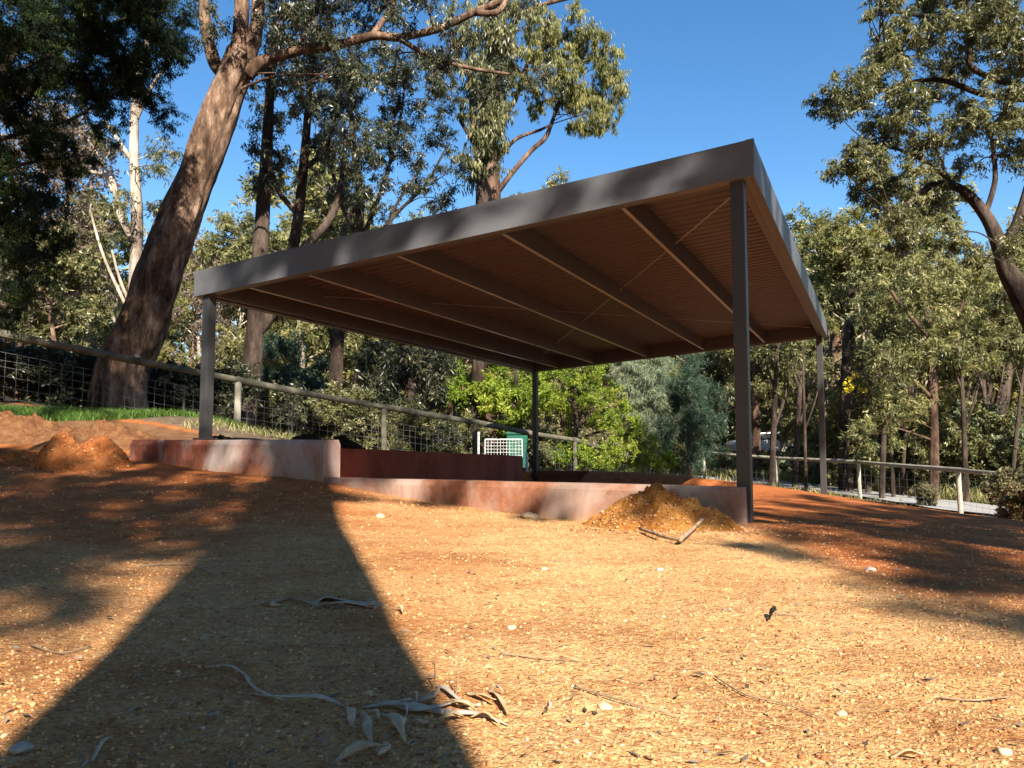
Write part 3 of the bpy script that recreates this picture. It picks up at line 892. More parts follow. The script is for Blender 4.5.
# T4 fan branched tree
px_tree('gum_tree', 'fan branched dark gum rising behind the middle of the carport roof', 18,
    [(334, 430, 15), (338, 335, 13), (345, 290, 12), (355, 240, 11), (360, 200, 9), (352, 130, 6), (350, 70, 4)],
    [[(352, 260, 6), (368, 225, 5), (385, 180, 4), (400, 120, 3), (405, 80, 2)],
     [(355, 250, 4.5), (380, 232, 4), (400, 210, 3.5), (425, 185, 3), (445, 150, 2)],
     [(348, 285, 5), (375, 262, 4), (388, 235, 3.5), (396, 205, 3), (420, 170, 2)],
     [(356, 235, 6), (340, 200, 5), (330, 160, 3)],
     [(350, 270, 6), (345, 225, 5), (372, 190, 4)]],
    [(350, 140, 36), (390, 150, 34), (335, 95, 34), (415, 180, 26, .8), (400, 105, 32), (440, 145, 22, .8), (370, 195, 24), (345, 195, 22), (430, 205, 18, .7), (360, 60, 34), (395, 215, 18, .6), (445, 175, 18, .7), (340, 222, 14, .8), (360, 236, 12, .7), (400, 60, 30), (440, 100, 28), (430, 60, 28), (445, 200, 14, .5)],
    dict(GUM, clump=.27, L=.105, W=.026), M['bark_dark'], M['leaf_gum_dark'], spread=1.2)
# T5 sunlit hanging foliage
px_tree('gum_tree', 'tall gum with drooping yellow green foliage against the sky above the roof', 21,
    [(489, 460, 30), (489, 300, 28), (488, 205, 26), (488, 150, 22), (491, 90, 16), (497, 30, 11), (503, -40, 8)],
    [[(492, 200, 7), (508, 178, 5.5), (530, 152, 5), (545, 138, 5), (552, 122, 4), (560, 100, 3), (575, 80, 2)],
     [(493, 165, 5), (515, 140, 4), (540, 130, 3), (552, 124, 2)],
     [(494, 130, 6), (515, 100, 5), (530, 60, 4), (560, 40, 3)],
     [(490, 110, 6), (470, 80, 5), (455, 50, 3)],
     [(497, 40, 6), (530, 10, 5), (580, -5, 4), (600, -10, 3)]],
    [(560, 70, 28, 1.2), (587, 50, 27, 1.3), (602, 85, 24, 1.4), (592, 112, 20, 1.4), (575, 92, 22, 1.2), (545, 100, 18), (608, 115, 15, 1.3), (612, 60, 17, 1.2), (575, 125, 12, 1), (555, 40, 28), (530, 30, 30), (580, 20, 20, .7), (520, 70, 26)],
    dict(GUM, clump=.27, L=.14, W=.024, droop=.75, n=85), M['bark_red'], M['leaf_gum_yellow'], spread=.8)
px_tree('gum_tree', 'dense leafy dark gum around the reddish trunk right of the fan branched tree', 19.2,
    [(478, 450, 16), (480, 330, 14), (483, 200, 12), (474, 120, 8), (470, 60, 5)],
    [[(483, 170, 6), (495, 110, 5), (500, 60, 3)], [(478, 150, 5), (460, 120, 4)]],
    [(488, 120, 20, 1.3), (487, 145, 13, 1), (490, 90, 24, 1.3), (492, 40, 24, 1.3), (480, 105, 28), (490, 65, 30), (470, 60, 26), (485, 140, 20), (497, 20, 32), (500, 115, 18), (460, 20, 30), (468, 160, 14, .8), (495, 150, 16), (476, 175, 10, .8), (530, -5, 30)],
    dict(GUM, clump=.32, L=.17, W=.036, droop=.7, n=55), M['bark_dark'], M['leaf_gum'], spread=1)
# distant crown tip above the roof
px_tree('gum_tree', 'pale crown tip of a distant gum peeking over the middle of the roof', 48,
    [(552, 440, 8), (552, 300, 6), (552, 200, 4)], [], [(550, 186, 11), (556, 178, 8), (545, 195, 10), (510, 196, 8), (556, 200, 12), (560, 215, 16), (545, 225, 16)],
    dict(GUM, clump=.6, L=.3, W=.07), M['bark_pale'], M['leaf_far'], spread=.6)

# T2 dark feathery tree, upper left
FEA = dict(clump=.20, dens=2.0, n=170, L=.055, W=.010, droop=.5, spray=7)
px_tree('wattle_tree', 'dark feathery wattle filling the upper left corner', 9.3,
    [(-75, 345, 18), (-62, 290, 15), (-45, 200, 12), (-20, 120, 9), (20, 40, 7), (60, -40, 4)],
    [[(-50, 225, 5), (-15, 200, 4), (20, 190, 3), (60, 200, 2)], [(-30, 150, 5), (30, 130, 4), (80, 115, 3), (150, 60, 2)], [(0, 80, 5), (60, 50, 4), (120, 20, 3), (170, 10, 2)],
     [(-60, 280, 6), (-20, 262, 4), (30, 250, 2)], [(-40, 190, 5), (20, 165, 4), (90, 155, 2)]],
    [(30, 25, 42, 1.3), (85, 15, 42, 1.4), (140, 10, 38, 1.4), (165, 50, 26, 1.5), (115, 55, 36, 1.5), (60, 70, 38, 1.3), (15, 95, 34, 1.1), (95, 95, 28, 1.3), (140, 90, 24, 1.3), (40, 135, 32, 1.1), (75, 165, 24, .9),
     (12, 185, 28, .9), (45, 200, 24, .9), (160, 112, 12, .8), (15, 250, 24, 1.1), (40, 262, 18, .8), (-20, 220, 30), (105, 130, 16, .9), (178, 25, 16, 1.2), (-10, 40, 40), (60, 240, 12, .6), (40, -40, 55, 1.4), (130, -40, 50, 1.4), (-40, 140, 45), (20, 285, 20, .9), (55, 275, 14, .6), (5, 310, 18, .8), (25, 225, 24, 1)],
    FEA, M['bark_dark'], M['leaf_feather'], spread=.9, twigr=.010)
# pale thin gum with bare limbs
px_tree('gum_tree', 'thin pale trunked gum with bare limbs left of the big leaning trunk', 16.5,
    [(131, 380, 14), (134, 300, 12), (137, 220, 11), (134, 150, 9), (137, 90, 8), (150, 30, 6)],
    [[(137, 250, 6), (120, 215, 6), (112, 180, 5), (92, 172, 4), (70, 170, 3)], [(112, 192, 4), (100, 160, 3), (88, 140, 2)],
     [(135, 165, 5), (118, 140, 4), (105, 120, 3)], [(136, 120, 5), (150, 90, 4), (170, 60, 3)], [(134, 300, 4), (155, 255, 3), (160, 215, 2)], [(133, 320, 4), (105, 260, 3), (90, 210, 2)], [(133, 310, 4), (120, 280, 3), (112, 250, 2)]],
    [(150, 165, 22, .5), (165, 150, 16, .4), (110, 235, 20, .4), (125, 200, 14, .4), (160, 200, 14, .4), (100, 200, 18, .35), (115, 140, 18, .35), (90, 255, 22, .4)],
    dict(GUM, clump=.26, L=.13, W=.026, n=45), M['bark_pale'], M['leaf_gum'], spread=.8)

# T7 right foreground gum
px_tree('gum_tree', 'big gum with twisted limbs filling the upper right corner', 11,
    [(1066, 440, 36), (1048, 350, 30), (1024, 298, 24), (1008, 272, 18), (1000, 246, 15), (986, 216, 12), (962, 190, 9), (935, 184, 7), (912, 200, 5), (890, 212, 3)],
    [[(1000, 250, 12), (1018, 222, 11), (1034, 160, 9), (1030, 80, 8), (1000, 10, 7), (980, -60, 6)], [(1028, 100, 6), (985, 95, 6), (940, 80, 5), (900, 85, 4), (860, 100, 3)], [(985, 215, 6), (995, 180, 5), (992, 140, 4)],
     [(1010, 30, 6), (960, 20, 5), (915, 15, 4), (885, 10, 3)], [(960, 190, 4), (930, 165, 4), (900, 150, 3), (870, 145, 2)], [(1030, 90, 6), (975, 70, 6), (968, 40, 5), (970, -40, 4)], [(950, 186, 4), (930, 130, 3), (920, 100, 2)],
     [(1040, 340, 9), (1070, 280, 8), (1090, 180, 7)]],
    [(850, 92, 24, .9), (878, 70, 26), (828, 100, 20, 1.2), (850, 165, 22, 1), (900, 42, 32), (935, 20, 36), (975, 20, 36), (1010, 50, 34), (950, 75, 32), (910, 100, 30), (885, 135, 27), (865, 160, 20), (925, 145, 28, .9), (965, 125, 28, .9), (1005, 110, 30),
     (1020, 150, 22, .7), (880, 190, 24), (905, 215, 22), (935, 205, 20, .8), (860, 190, 14, .7), (950, 235, 20, .7), (975, 165, 18, .5), (1015, 235, 20, .7), (985, 255, 18, .6), (1010, 300, 20, .5), (880, 0, 20), (930, -30, 45), (1000, -40, 50), (1050, 60, 50), (1060, 160, 40), (895, 240, 14, .7)],
    dict(GUM, clump=.17, L=.075, W=.018, n=72, dens=1.45), M['bark_dark'], M['leaf_gum'], spread=1.1)

# ---- medium distance trees right of the carport
MID = dict(clump=.38, dens=1.0, n=70, L=.15, W=.044, droop=.4, spray=6)
mids = [
 ('gum_tree', 'gum with pale forked limbs standing right behind the back right carport post', 30, [(838, 470, 12), (836, 380, 11), (838, 320, 10), (842, 260, 7), (848, 220, 4)],
  [[(837, 340, 7), (822, 300, 5), (815, 260, 3)], [(838, 330, 6), (856, 290, 4), (866, 250, 3)], [(842, 270, 4), (830, 235, 3)]],
  [(830, 235, 22), (858, 225, 20), (815, 262, 18, .7), (868, 260, 24), (845, 290, 16, .6), (815, 225, 14), (825, 330, 16, .5), (862, 320, 20, .7), (850, 350, 20, .7)], 'bark_brown', 'leaf_gum_yellow'),
 ('gum_tree', 'reddish trunked gum directly right of the front right carport post', 33, [(757, 470, 8), (756, 400, 8), (757, 340, 7), (760, 280, 5)],
  [[(757, 360, 4), (775, 330, 3), (790, 310, 2)]],
  [(760, 330, 26), (785, 355, 24), (735, 350, 22), (770, 380, 22), (790, 400, 20), (740, 385, 18, .7), (800, 330, 20), (780, 300, 24), (790, 430, 18, .8)], 'bark_red', 'leaf_far'),
 ('gum_tree', 'reddish straight trunked gum behind the right fence between its two pale posts', 22, [(934, 492, 9), (934, 430, 8.5), (932, 370, 8), (928, 320, 6), (920, 270, 4)],
  [[(932, 360, 6), (950, 330, 5), (965, 300, 3)], [(933, 400, 4), (915, 380, 3), (895, 360, 2)], [(932, 340, 5), (905, 310, 4), (890, 290, 3)]],
  [(920, 290, 30), (950, 310, 28), (895, 300, 26), (930, 345, 26, .8), (970, 345, 26, .8), (900, 350, 26, .9), (880, 385, 26, .9), (915, 395, 26, .9), (960, 390, 20, .6), (885, 425, 24, .8), (920, 435, 20, .7), (860, 430, 22, .8)], 'bark_red', 'leaf_far'),
 ('gum_tree', 'dark straight gum just left of the first pale right fence post', 26, [(846, 486, 14), (846, 420, 13), (848, 350, 11), (852, 290, 7)],
  [[(846, 400, 6), (862, 370, 5), (875, 345, 3)]],
  [(870, 300, 26), (880, 330, 26), (865, 360, 20, .8), (885, 280, 26), (875, 400, 22, .7), (840, 405, 14, .5), (862, 455, 18, .8), (895, 470, 16, .7)], 'bark_dark', 'leaf_gum'),
 ('gum_tree', 'olive crowned gum over the tangle of stems at the right edge', 24, [(1002, 500, 12), (1000, 430, 11), (1008, 360, 9), (1003, 300, 7)],
  [[(1003, 380, 6), (985, 345, 5), (970, 320, 3)], [(1008, 350, 6), (1025, 320, 5)]],
  [(990, 300, 30), (1020, 310, 30), (965, 290, 26), (1005, 270, 28), (985, 340, 24, .8), (1022, 360, 24, .8), (940, 265, 26), (1000, 390, 18, .5)], 'bark_dark', 'leaf_far'),
]
for nm, lb, Y, tk, lm, bl, bk, lf_ in mids:
    px_tree(nm, lb, Y, tk, lm, bl, dict(MID), M[bk], M[lf_], spread=1.6)
# thicket of thin dark stems (separate slender trees)
rs = np.random.default_rng(21)
stems = [(868, 2), (882, 5), (893, -6), (902, 9), (912, 14), (915, -4), (946, 10), (955, 16), (966, -5), (974, 20), (985, 24), (990, -8), (1012, 12), (806, -3), (795, 6), (772, 4), (1035, 6)]
for k, (px, ln) in enumerate(stems):
    Y = 20.5 + rs.random() * 6
    w = 3.5 + rs.random() * 4
    top = 300 + rs.random() * 50
    tr = [(px, 486, w), (px + ln * .4, 430, w * .85), (px + ln, 370, w * .7), (px + ln * 1.6, top, w * .35)]
    lm = [[(px + ln * .4, 430, w * .5), (px + ln * .4 + 12, 395, w * .4), (px + ln * .4 + 18, 360, w * .2)], [(px + ln * .8, 390, w * .5), (px + ln * .8 - 12, 355, w * .3), (px - 14, 330, w * .2)]]
    bl = [(px + ln * 1.5, top + 10, 16, .7), (px + ln - 12, 350, 13, .5), (px + ln + 14, 365, 12, .5)]
    px_tree('slender_tree', 'slender dark stemmed sapling in the thicket behind the right fence', Y, tr, lm, bl, dict(MID, n=46), M['bark_dark'], M['leaf_gum'], group='thicket stems behind the right fence', trunk_k=8)

# bright wattles, pine shrub under the roof line
WAT = dict(clump=.24, dens=1.15, n=150, L=.06, W=.020, droop=.25, spray=6)
px_tree('wattle_tree', 'bright lime green wattle beside the back left carport post', 18.5,
    [(574, 470, 6), (576, 420, 5), (574, 370, 4), (572, 330, 2)], [[(575, 430, 3), (600, 400, 3), (620, 370, 2)], [(575, 440, 3), (610, 430, 2), (640, 440, 2)], [(575, 410, 3), (560, 380, 2)]],
    [(600, 385, 24, .6), (575, 375, 22, .4), (610, 410, 24, .7), (585, 415, 20, .3), (625, 425, 22, .9), (640, 445, 18, 1), (615, 450, 20, .9), (655, 458, 12, 1), (590, 360, 20, .6), (560, 400, 16, .4), (565, 440, 16, .3), (600, 462, 12, .8), (670, 462, 8, .9), (630, 465, 12, 1)],
    WAT, M['bark_dark'], M['leaf_wattle'], spread=1.0, cat='shrub', twigr=.01)
px_tree('wattle_tree', 'yellow green wattle between the left fence rail and the roof edge', 19.6,
    [(520, 470, 6), (520, 420, 5), (515, 370, 4)], [[(518, 410, 3), (495, 390, 2), (480, 380, 2)]],
    [(500, 395, 24, .8), (480, 400, 20, .7), (520, 385, 22, .8), (540, 400, 22, .8), (505, 420, 18, .7), (470, 380, 18, .7), (550, 380, 20), (455, 395, 18, .5), (490, 370, 20, .7)],
    dict(WAT, clump=.42, L=.14, W=.042), M['bark_dark'], M['leaf_wattle'], spread=1.2, cat='shrub')
px_tree('wattle_tree', 'low yellow leaved sapling at the foot of the back left carport post', 17,
    [(573, 474, 4), (573, 455, 3), (575, 440, 2)], [[(573, 460, 2), (560, 450, 2)]],
    [(562, 455, 9), (580, 452, 9), (570, 446, 8), (590, 458, 9)], dict(WAT, clump=.2, L=.09, W=.04, n=60), M['bark_dark'], M['leaf_wattle'], spread=.3, cat='shrub')
PINE = dict(clump=.4, dens=1.6, n=210, L=.16, W=.012, droop=.15, spray=7)
px_tree('pine_tree', 'dark rounded pine behind the bright wattle', 23,
    [(690, 480, 7), (690, 430, 6), (688, 370, 4), (687, 345, 2)], [[(690, 430, 3), (665, 415, 2)], [(690, 420, 3), (712, 405, 2)]],
    [(685, 385, 18), (700, 400, 20), (675, 405, 20), (695, 425, 20), (670, 430, 18), (712, 420, 13), (680, 450, 16), (660, 450, 12, .8), (700, 450, 14, .9), (687, 362, 9, .8), (690, 470, 12, .8)],
    PINE, M['bark_dark'], M['leaf_pine'], spread=.8)
px_tree('casuarina_tree', 'soft grey green wispy tree between the bright wattle and the dark pine', 27,
    [(640, 475, 6), (642, 430, 5), (645, 360, 3)], [],
    [(640, 375, 22), (655, 365, 20), (625, 365, 20), (645, 405, 22), (665, 385, 16), (635, 430, 20, .8), (660, 425, 16, .7)],
    dict(PINE, clump=.45, L=.24, W=.018, droop=.5), M['bark_dark'], M['leaf_grey'], spread=.8)
# dark leafed trees behind left fence, under the roof
px_tree('gum_tree', 'dark leafy gum sapling behind the fence below the left part of the roof', 19,
    [(415, 455, 9), (412, 400, 8), (405, 350, 6), (400, 320, 4)], [[(410, 390, 4), (385, 360, 3)], [(408, 370, 4), (430, 350, 3)]],
    [(375, 370, 24), (400, 345, 24), (425, 360, 24), (360, 345, 20), (395, 390, 24), (430, 395, 20), (445, 375, 20), (365, 400, 18, .8), (340, 330, 14, .8), (410, 420, 18, .7)],
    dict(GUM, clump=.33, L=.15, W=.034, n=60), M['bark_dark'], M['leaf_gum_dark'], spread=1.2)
px_tree('gum_tree', 'short red barked trunk right of the dark sapling behind the left fence', 22,
    [(451, 440, 11), (450, 400, 11), (449, 350, 10), (448, 320, 8)], [], [(450, 345, 18), (435, 330, 18), (465, 350, 14)], dict(GUM, clump=.33, L=.16, W=.036, n=50), M['bark_red'], M['leaf_gum'], spread=1)
px_tree('casuarina_tree', 'rounded dark green bush behind the left fence between the two slim trunks', 22,
    [(300, 440, 5), (300, 400, 4), (300, 370, 3)], [], [(295, 385, 22), (275, 375, 20), (312, 370, 20), (300, 405, 24), (270, 405, 18), (325, 395, 16), (290, 350, 16), (265, 350, 12)],
    dict(PINE, clump=.4, L=.15, W=.025, n=120), M['bark_dark'], M['leaf_pine'], spread=.8, cat='shrub')

# ---- prototypes for the far bush
def proto_tree(kind, seed):
    r = np.random.default_rng(seed)
    Hh = r.uniform(9, 13)
    lean = r.normal() * .5
    base = Vector((0, 0, -60 - seed))       # built below, moved afterwards
    O = Vector((0, 0, 0))
    tr = .085 + .04 * r.random()
    pts = [Vector((0, 0, -.3)), Vector((lean * .2, 0, Hh * .3)), Vector((lean * .7, r.normal() * .3, Hh * .6)), Vector((lean, r.normal() * .4, Hh * .92))]
    limbs = [(pts, [tr * 1.25, tr, tr * .7, tr * .2])]
    blobs = []
    nb = 10
    for k in range(nb):
        t = .14 + .72 * k / nb
        a = r.random() * 2 * PI; ln = r.uniform(1.2, 2.6) * (1.1 - .4 * t)
        s = pts[0].lerp(pts[1], t / .3) if t < .3 else pts[1].lerp(pts[3], (t - .3) / .65)
        e = s + Vector((math.cos(a) * ln, math.sin(a) * ln, ln * r.uniform(.5, 1.0)))
        limbs.append(([s, s.lerp(e, .5) + Vector((0, 0, -.1)), e], [tr * .4, tr * .28, tr * .12]))
        blobs.append((e, r.uniform(.8, 1.35), 1.0))
        blobs.append((s.lerp(e, .6) + Vector((r.normal() * .5, r.normal() * .5, .3)), r.uniform(.6, 1.0), .8))
    blobs.append((pts[3] + Vector((0, 0, .2)), 1.3, 1.0))
    for k in range(4):
        blobs.append((Vector((lean + r.normal() * .9, r.normal() * .9, Hh * r.uniform(.75, .95))), 1.1, 1.0))
    lp = dict(clump=.55, dens=.72, n=60, L=.22, W=.075, droop=.3, spray=5)
    mats = {'far': ('bark_pale', 'leaf_far'), 'yellow': ('bark_pale', 'leaf_gum_yellow'), 'mid': ('bark_brown', 'leaf_gum'), 'dry': ('bark_brown', 'leaf_dry')}
    bk, lf_ = mats[kind]
    if kind == 'dry': lp = dict(lp, n=26, dens=.8)
    root = make_tree('gum_tree', 'x', 'tree', None, (0, 0, 0), limbs, blobs, lp, M[bk], M[lf_], rng=r, trunk_k=8, twigr=.02)
    return root
def proto_bush(mat, seed, lp=None, hgt=1.6):
    r = np.random.default_rng(seed)
    blobs = []; limbs = [([Vector((0, 0, -.1)), Vector((.05, 0, hgt * .4)), Vector((.1, .05, hgt * .8))], [.03, .02, .01])]
    for k in range(8):
        a = r.random() * 2 * PI; d = r.uniform(.1, .75)
        e = Vector((math.cos(a) * d, math.sin(a) * d, hgt * r.uniform(.25, .85)))
        limbs.append(([Vector((0, 0, 0)), e * .5 + Vector((0, 0, .1)), e], [.015, .01, .006]))
        blobs.append((e, r.uniform(.35, .55), 1.0))
    lp = lp or dict(clump=.2, dens=1.0, n=50, L=.09, W=.034, droop=.2, spray=6)
    return make_tree('shrub', 'x', 'shrub', None, (0, 0, 0), limbs, blobs, lp, M['bark_dark'], mat, rng=r, trunk_k=6, twigr=.006)

def copy_tree(root, loc, rz, sc, label, group, first):
    if first: r = root
    else:
        r = root.copy(); COL.objects.link(r)
        for ch in root.children:
            c = ch.copy(); COL.objects.link(c); c.parent = r
    r.location = loc; r.rotation_euler = (0, 0, rz); r.scale = sc
    r['label'] = label
    if group: r['group'] = group
    return r
used = set()
def place(proto, px, Y, label, group, s=1.0, sz=None, rr=None, x=None):
    x = (px - 512) / F * Y if x is None else x
    first = proto.name not in used; used.add(proto.name)
    rz = random.uniform(0, 2 * PI)
    return copy_tree(proto, (x, Y, hz(x, Y) - .05), rz, (s, s, sz or s), label, group, first)

KINDS = [('far', 1), ('yellow', 2), ('mid', 3), ('far', 4), ('dry', 5), ('mid', 6), ('yellow', 7)]
PR = [(k, proto_tree(k, s)) for k, s in KINDS]
by = lambda *ks: [p for k, p in PR if k in ks]
LB = {'L': ('gum in the far sunlit bush left of the carport roof', 'far bush left of the carport'),
      'C': ('gum in the far bush seen beneath the carport roof', 'far bush beneath the roof'),
      'R': ('gum in the far bush beyond the road on the right', 'far bush beyond the road')}
rb = np.random.default_rng(5)
n_far = 0
for row, (Y, step) in enumerate(((30, 62), (37, 50), (46, 40), (58, 34))):
    px = -120 + rb.random() * 30
    while px < 1150:
        sec = 'L' if px < 300 else ('C' if px < 735 else 'R')
        ok = True
        rx = (px - 512) / F * Y
        road_x = np.interp(Y, [24, 32, 43, 56], [11.4, 9.6, 5, -5])
        if abs(rx - road_x) < 2.6: ok = False
        if sec == 'L' and Y < 32: ok = False
        if 715 < px < 742 and Y < 50: ok = False
        if ok:
            ks = by('far', 'yellow', 'dry') if sec == 'L' else by('far', 'mid', 'yellow')
            p = ks[rb.integers(len(ks))]
            s = rb.uniform(.85, 1.2) * (.92 + .10 * row) * (.80 if sec == 'L' else 1.0)
            lab, grp = LB[sec]
            place(p, px, Y + rb.uniform(-2.5, 2.5), lab, grp, s)
            n_far += 1
        px += step * rb.uniform(.7, 1.3)
# nearer dry / brownish bush at far left behind fence
for px, Y, s, k in ((18, 17, .62, 4), (70, 20, .66, 4), (-30, 15, .6, 4), (108, 24, .62, 0), (55, 15.5, .42, 2), (-70, 19, .8, 5)):
    place(PR[k][1], px, Y, 'scrubby gum behind the fence left of the big leaning trunk', 'scrub left of the leaning gum', s)

def woodland():
    r = np.random.default_rng(404)
    C = []; S = []
    for k in range(1500):
        px = r.uniform(-200, 1230); Y = r.uniform(66, 92); x = (px - 512) / F * Y
        top = 12 + 4 * math.sin(px * .021) + 3 * math.sin(px * .053 + 1) - (3 if px < 330 else 0)
        z = hz(x, Y) + top * r.random() ** .8
        C.append((x, Y, z)); S.append(r.uniform(1.0, 2.0))
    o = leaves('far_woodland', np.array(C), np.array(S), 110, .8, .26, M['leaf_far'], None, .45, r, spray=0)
    tag(o, 'distant sunlit bush closing the view beyond all the trees', 'woodland', kind='stuff')
woodland()
# shrubs
B1 = proto_bush(M['leaf_gum_dark'], 31); B2 = proto_bush(M['leaf_far'], 32); B3 = proto_bush(M['leaf_dryolive'], 33); B4 = proto_bush(M['leaf_gum'], 34); B5 = proto_bush(M['leaf_grey'], 35)
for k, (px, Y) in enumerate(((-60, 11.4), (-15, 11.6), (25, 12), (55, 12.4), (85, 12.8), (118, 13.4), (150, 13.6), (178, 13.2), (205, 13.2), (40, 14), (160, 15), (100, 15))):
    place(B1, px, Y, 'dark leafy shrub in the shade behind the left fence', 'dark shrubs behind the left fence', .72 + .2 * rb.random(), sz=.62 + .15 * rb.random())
for k, (px, Y) in enumerate(((215, 19), (268, 17.5), (318, 17), (350, 16.5), (372, 18), (402, 17), (428, 17.5), (455, 18.5), (240, 23), (335, 20.5), (280, 26), (445, 22))):
    place((B1, B4)[k % 2], px, Y, 'low shrub on the slope behind the fence below the carport roof', 'slope shrubs below the roof', .7 + .3 * rb.random())
for k, (px, Y) in enumerate(((545, 21), (560, 19.5), (600, 22), (625, 24), (650, 22), (672, 26), (500, 25), (530, 27))):
    place((B3, B4)[k % 2], px, Y, 'olive shrub behind the pad beside the bright wattle', 'olive shrubs by the wattle', .8 + .3 * rb.random())
for k, (px, Y) in enumerate(((695, 41), (712, 43), (728, 40), (746, 37), (765, 38), (782, 35), (800, 36), (820, 33), (705, 47), (740, 47))):
    place((B2, B5)[k % 2], px, Y, 'pale sunlit roadside shrub seen near the front right post', 'pale roadside shrubs', 1.1 + .3 * rb.random(), sz=.8)
for k, (px, Y) in enumerate(((835, 30), (850, 28.5), (868, 28), (884, 27.5), (900, 27), (918, 26.5), (935, 25.5), (952, 25), (968, 24), (985, 24), (1003, 23.5), (1020, 23), (1040, 22), (875, 33), (925, 31), (975, 29), (1030, 27), (905, 36), (950, 34), (850, 36))):
    place((B4, B2, B4, B5)[k % 4], px, Y, 'mixed green shrub along the far side of the road', 'shrubs along the far road side', 1.25 + .6 * rb.random())
place(B3, 1006, 14.0, 'dry olive bush at the right edge against the fence', None, .62)
place(B3, 1035, 13.0, 'broad olive bush cut by the right edge of the picture', None, .7)
place(B3, 925, 19.2, 'small straw coloured bush by the right pale fence post', None, .42)
# yellow blossom sprigs on a sapling
px_tree('wattle_tree', 'small sapling with bright yellow blossom behind the back right post', 25,
    [(846, 480, 4), (848, 430, 3), (852, 395, 2)], [[(850, 410, 2), (862, 395, 1)]], [(852, 384, 7, .5), (848, 390, 5, .4), (865, 388, 5, .5), (856, 377, 4, .4)],
    dict(clump=.06, dens=.35, n=14, L=.06, W=.04, droop=.1), M['bark_dark'], M['blossom'], spread=.1)

# ------------------------------------------------------------------ trees behind the viewer that throw the shade
SUN_EL = math.radians(36.0)
SX, SY = .264, -.9645
def shade_tree(label, base, trunk, blobs, rad, leafp=None):
    g = Vector((base[0], base[1], hz(*base)))
    tp = [g + Vector((0, 0, -.2))] + [Vector(p) for p in trunk]
    limbs = [(tp, rad)]
    return make_tree('gum_tree', label, 'tree', None, g, limbs, blobs, leafp or dict(GUM, clump=.42, L=.15, W=.036, n=70, dens=1.0), M['bark_brown'], M['leaf_gum'], trunk_k=28, twigr=.02, jit=.08)
def sb(x, y, z, r, h, d=1.0):
    """a foliage clump h metres up whose shade reaches the point x, y, z"""
    t = (h - z) / math.tan(SUN_EL)
    return (Vector((x + SX * t, y + SY * t, h)), r, d)
FINE = dict(GUM, clump=.26, L=.13, W=.03, n=34, dens=.8)
shade_tree('tall thick trunked gum right behind the camera', (.60, -2.6),
    [(.60, -2.6, .5), (.59, -2.6, 2), (.60, -2.6, 5), (.68, -2.7, 8), (.86, -2.9, 12)],
    [sb(-5.9, 12, 1.6, .9, 11.5, 2.2), sb(-5.8, 12, 2.8, .8, 12.5, 2.4), sb(-5.5, 12, 3.7, .55, 12.8, 2), sb(-6.2, 12, .8, .8, 11, 2), sb(-5.0, 12, 1.0, .7, 11, 1.4), sb(-6.5, 11.5, 1.5, 1.5, 11, 1.2), sb(-8.6, 12, 2.0, 1.6, 11), sb(-7.5, 10.5, .9, 1.2, 10.5, .6),
     sb(-3.3, 12.5, 1.0, 1.3, 11.5, 1.0), sb(-1.6, 14, 1.0, 1.3, 12, .9), sb(-3.4, 8.6, .5, .7, 9.5, 1), sb(-1.5, 15, 2.5, 1.3, 12.5, .6)],
    [.58, .47, .43, .32, .25, .2], dict(FINE, clump=.34, n=44))
shade_tree('leafy gum behind the camera to the left', (-1.3, -5.6), [(-1.3, -5.6, 2), (-1.0, -5.4, 5), (-.2, -5.2, 7.6)],
    [sb(-1.9, 2.85, 0, .5, 8, 2.1), sb(-2.3, 3.7, 0, .8, 8.2, 2.1), sb(-2.0, 4.7, 0, .7, 8.2, 2.2), sb(-1.75, 5.6, .1, .55, 8.2, 2.2), sb(-2.7, 5.6, .2, .9, 8.3, 2.1), sb(-3.4, 4.6, .1, 1.0, 8, 2.1), sb(-4.3, 6.0, .3, 1.0, 8.3, 1.9), sb(-3.2, 6.9, .4, .5, 8.6, 1.7),
     sb(-2.9, 3.2, 0, .8, 8, 2.1), sb(-5.2, 7.2, .4, .9, 8.5, 1.7), sb(-1.45, 6.1, .2, .4, 8.4, 1.9), sb(-2.4, 6.7, .3, .4, 8.6, 1.3), sb(-1.5, 2.35, 0, .25, 8, .8), sb(-1.6, 3.9, 0, .35, 8, 1), sb(-1.45, 3.3, 0, .25, 8, 1), sb(-1.5, 4.9, 0, .3, 8, 1.7)],
    [.26, .22, .17, .08], FINE)
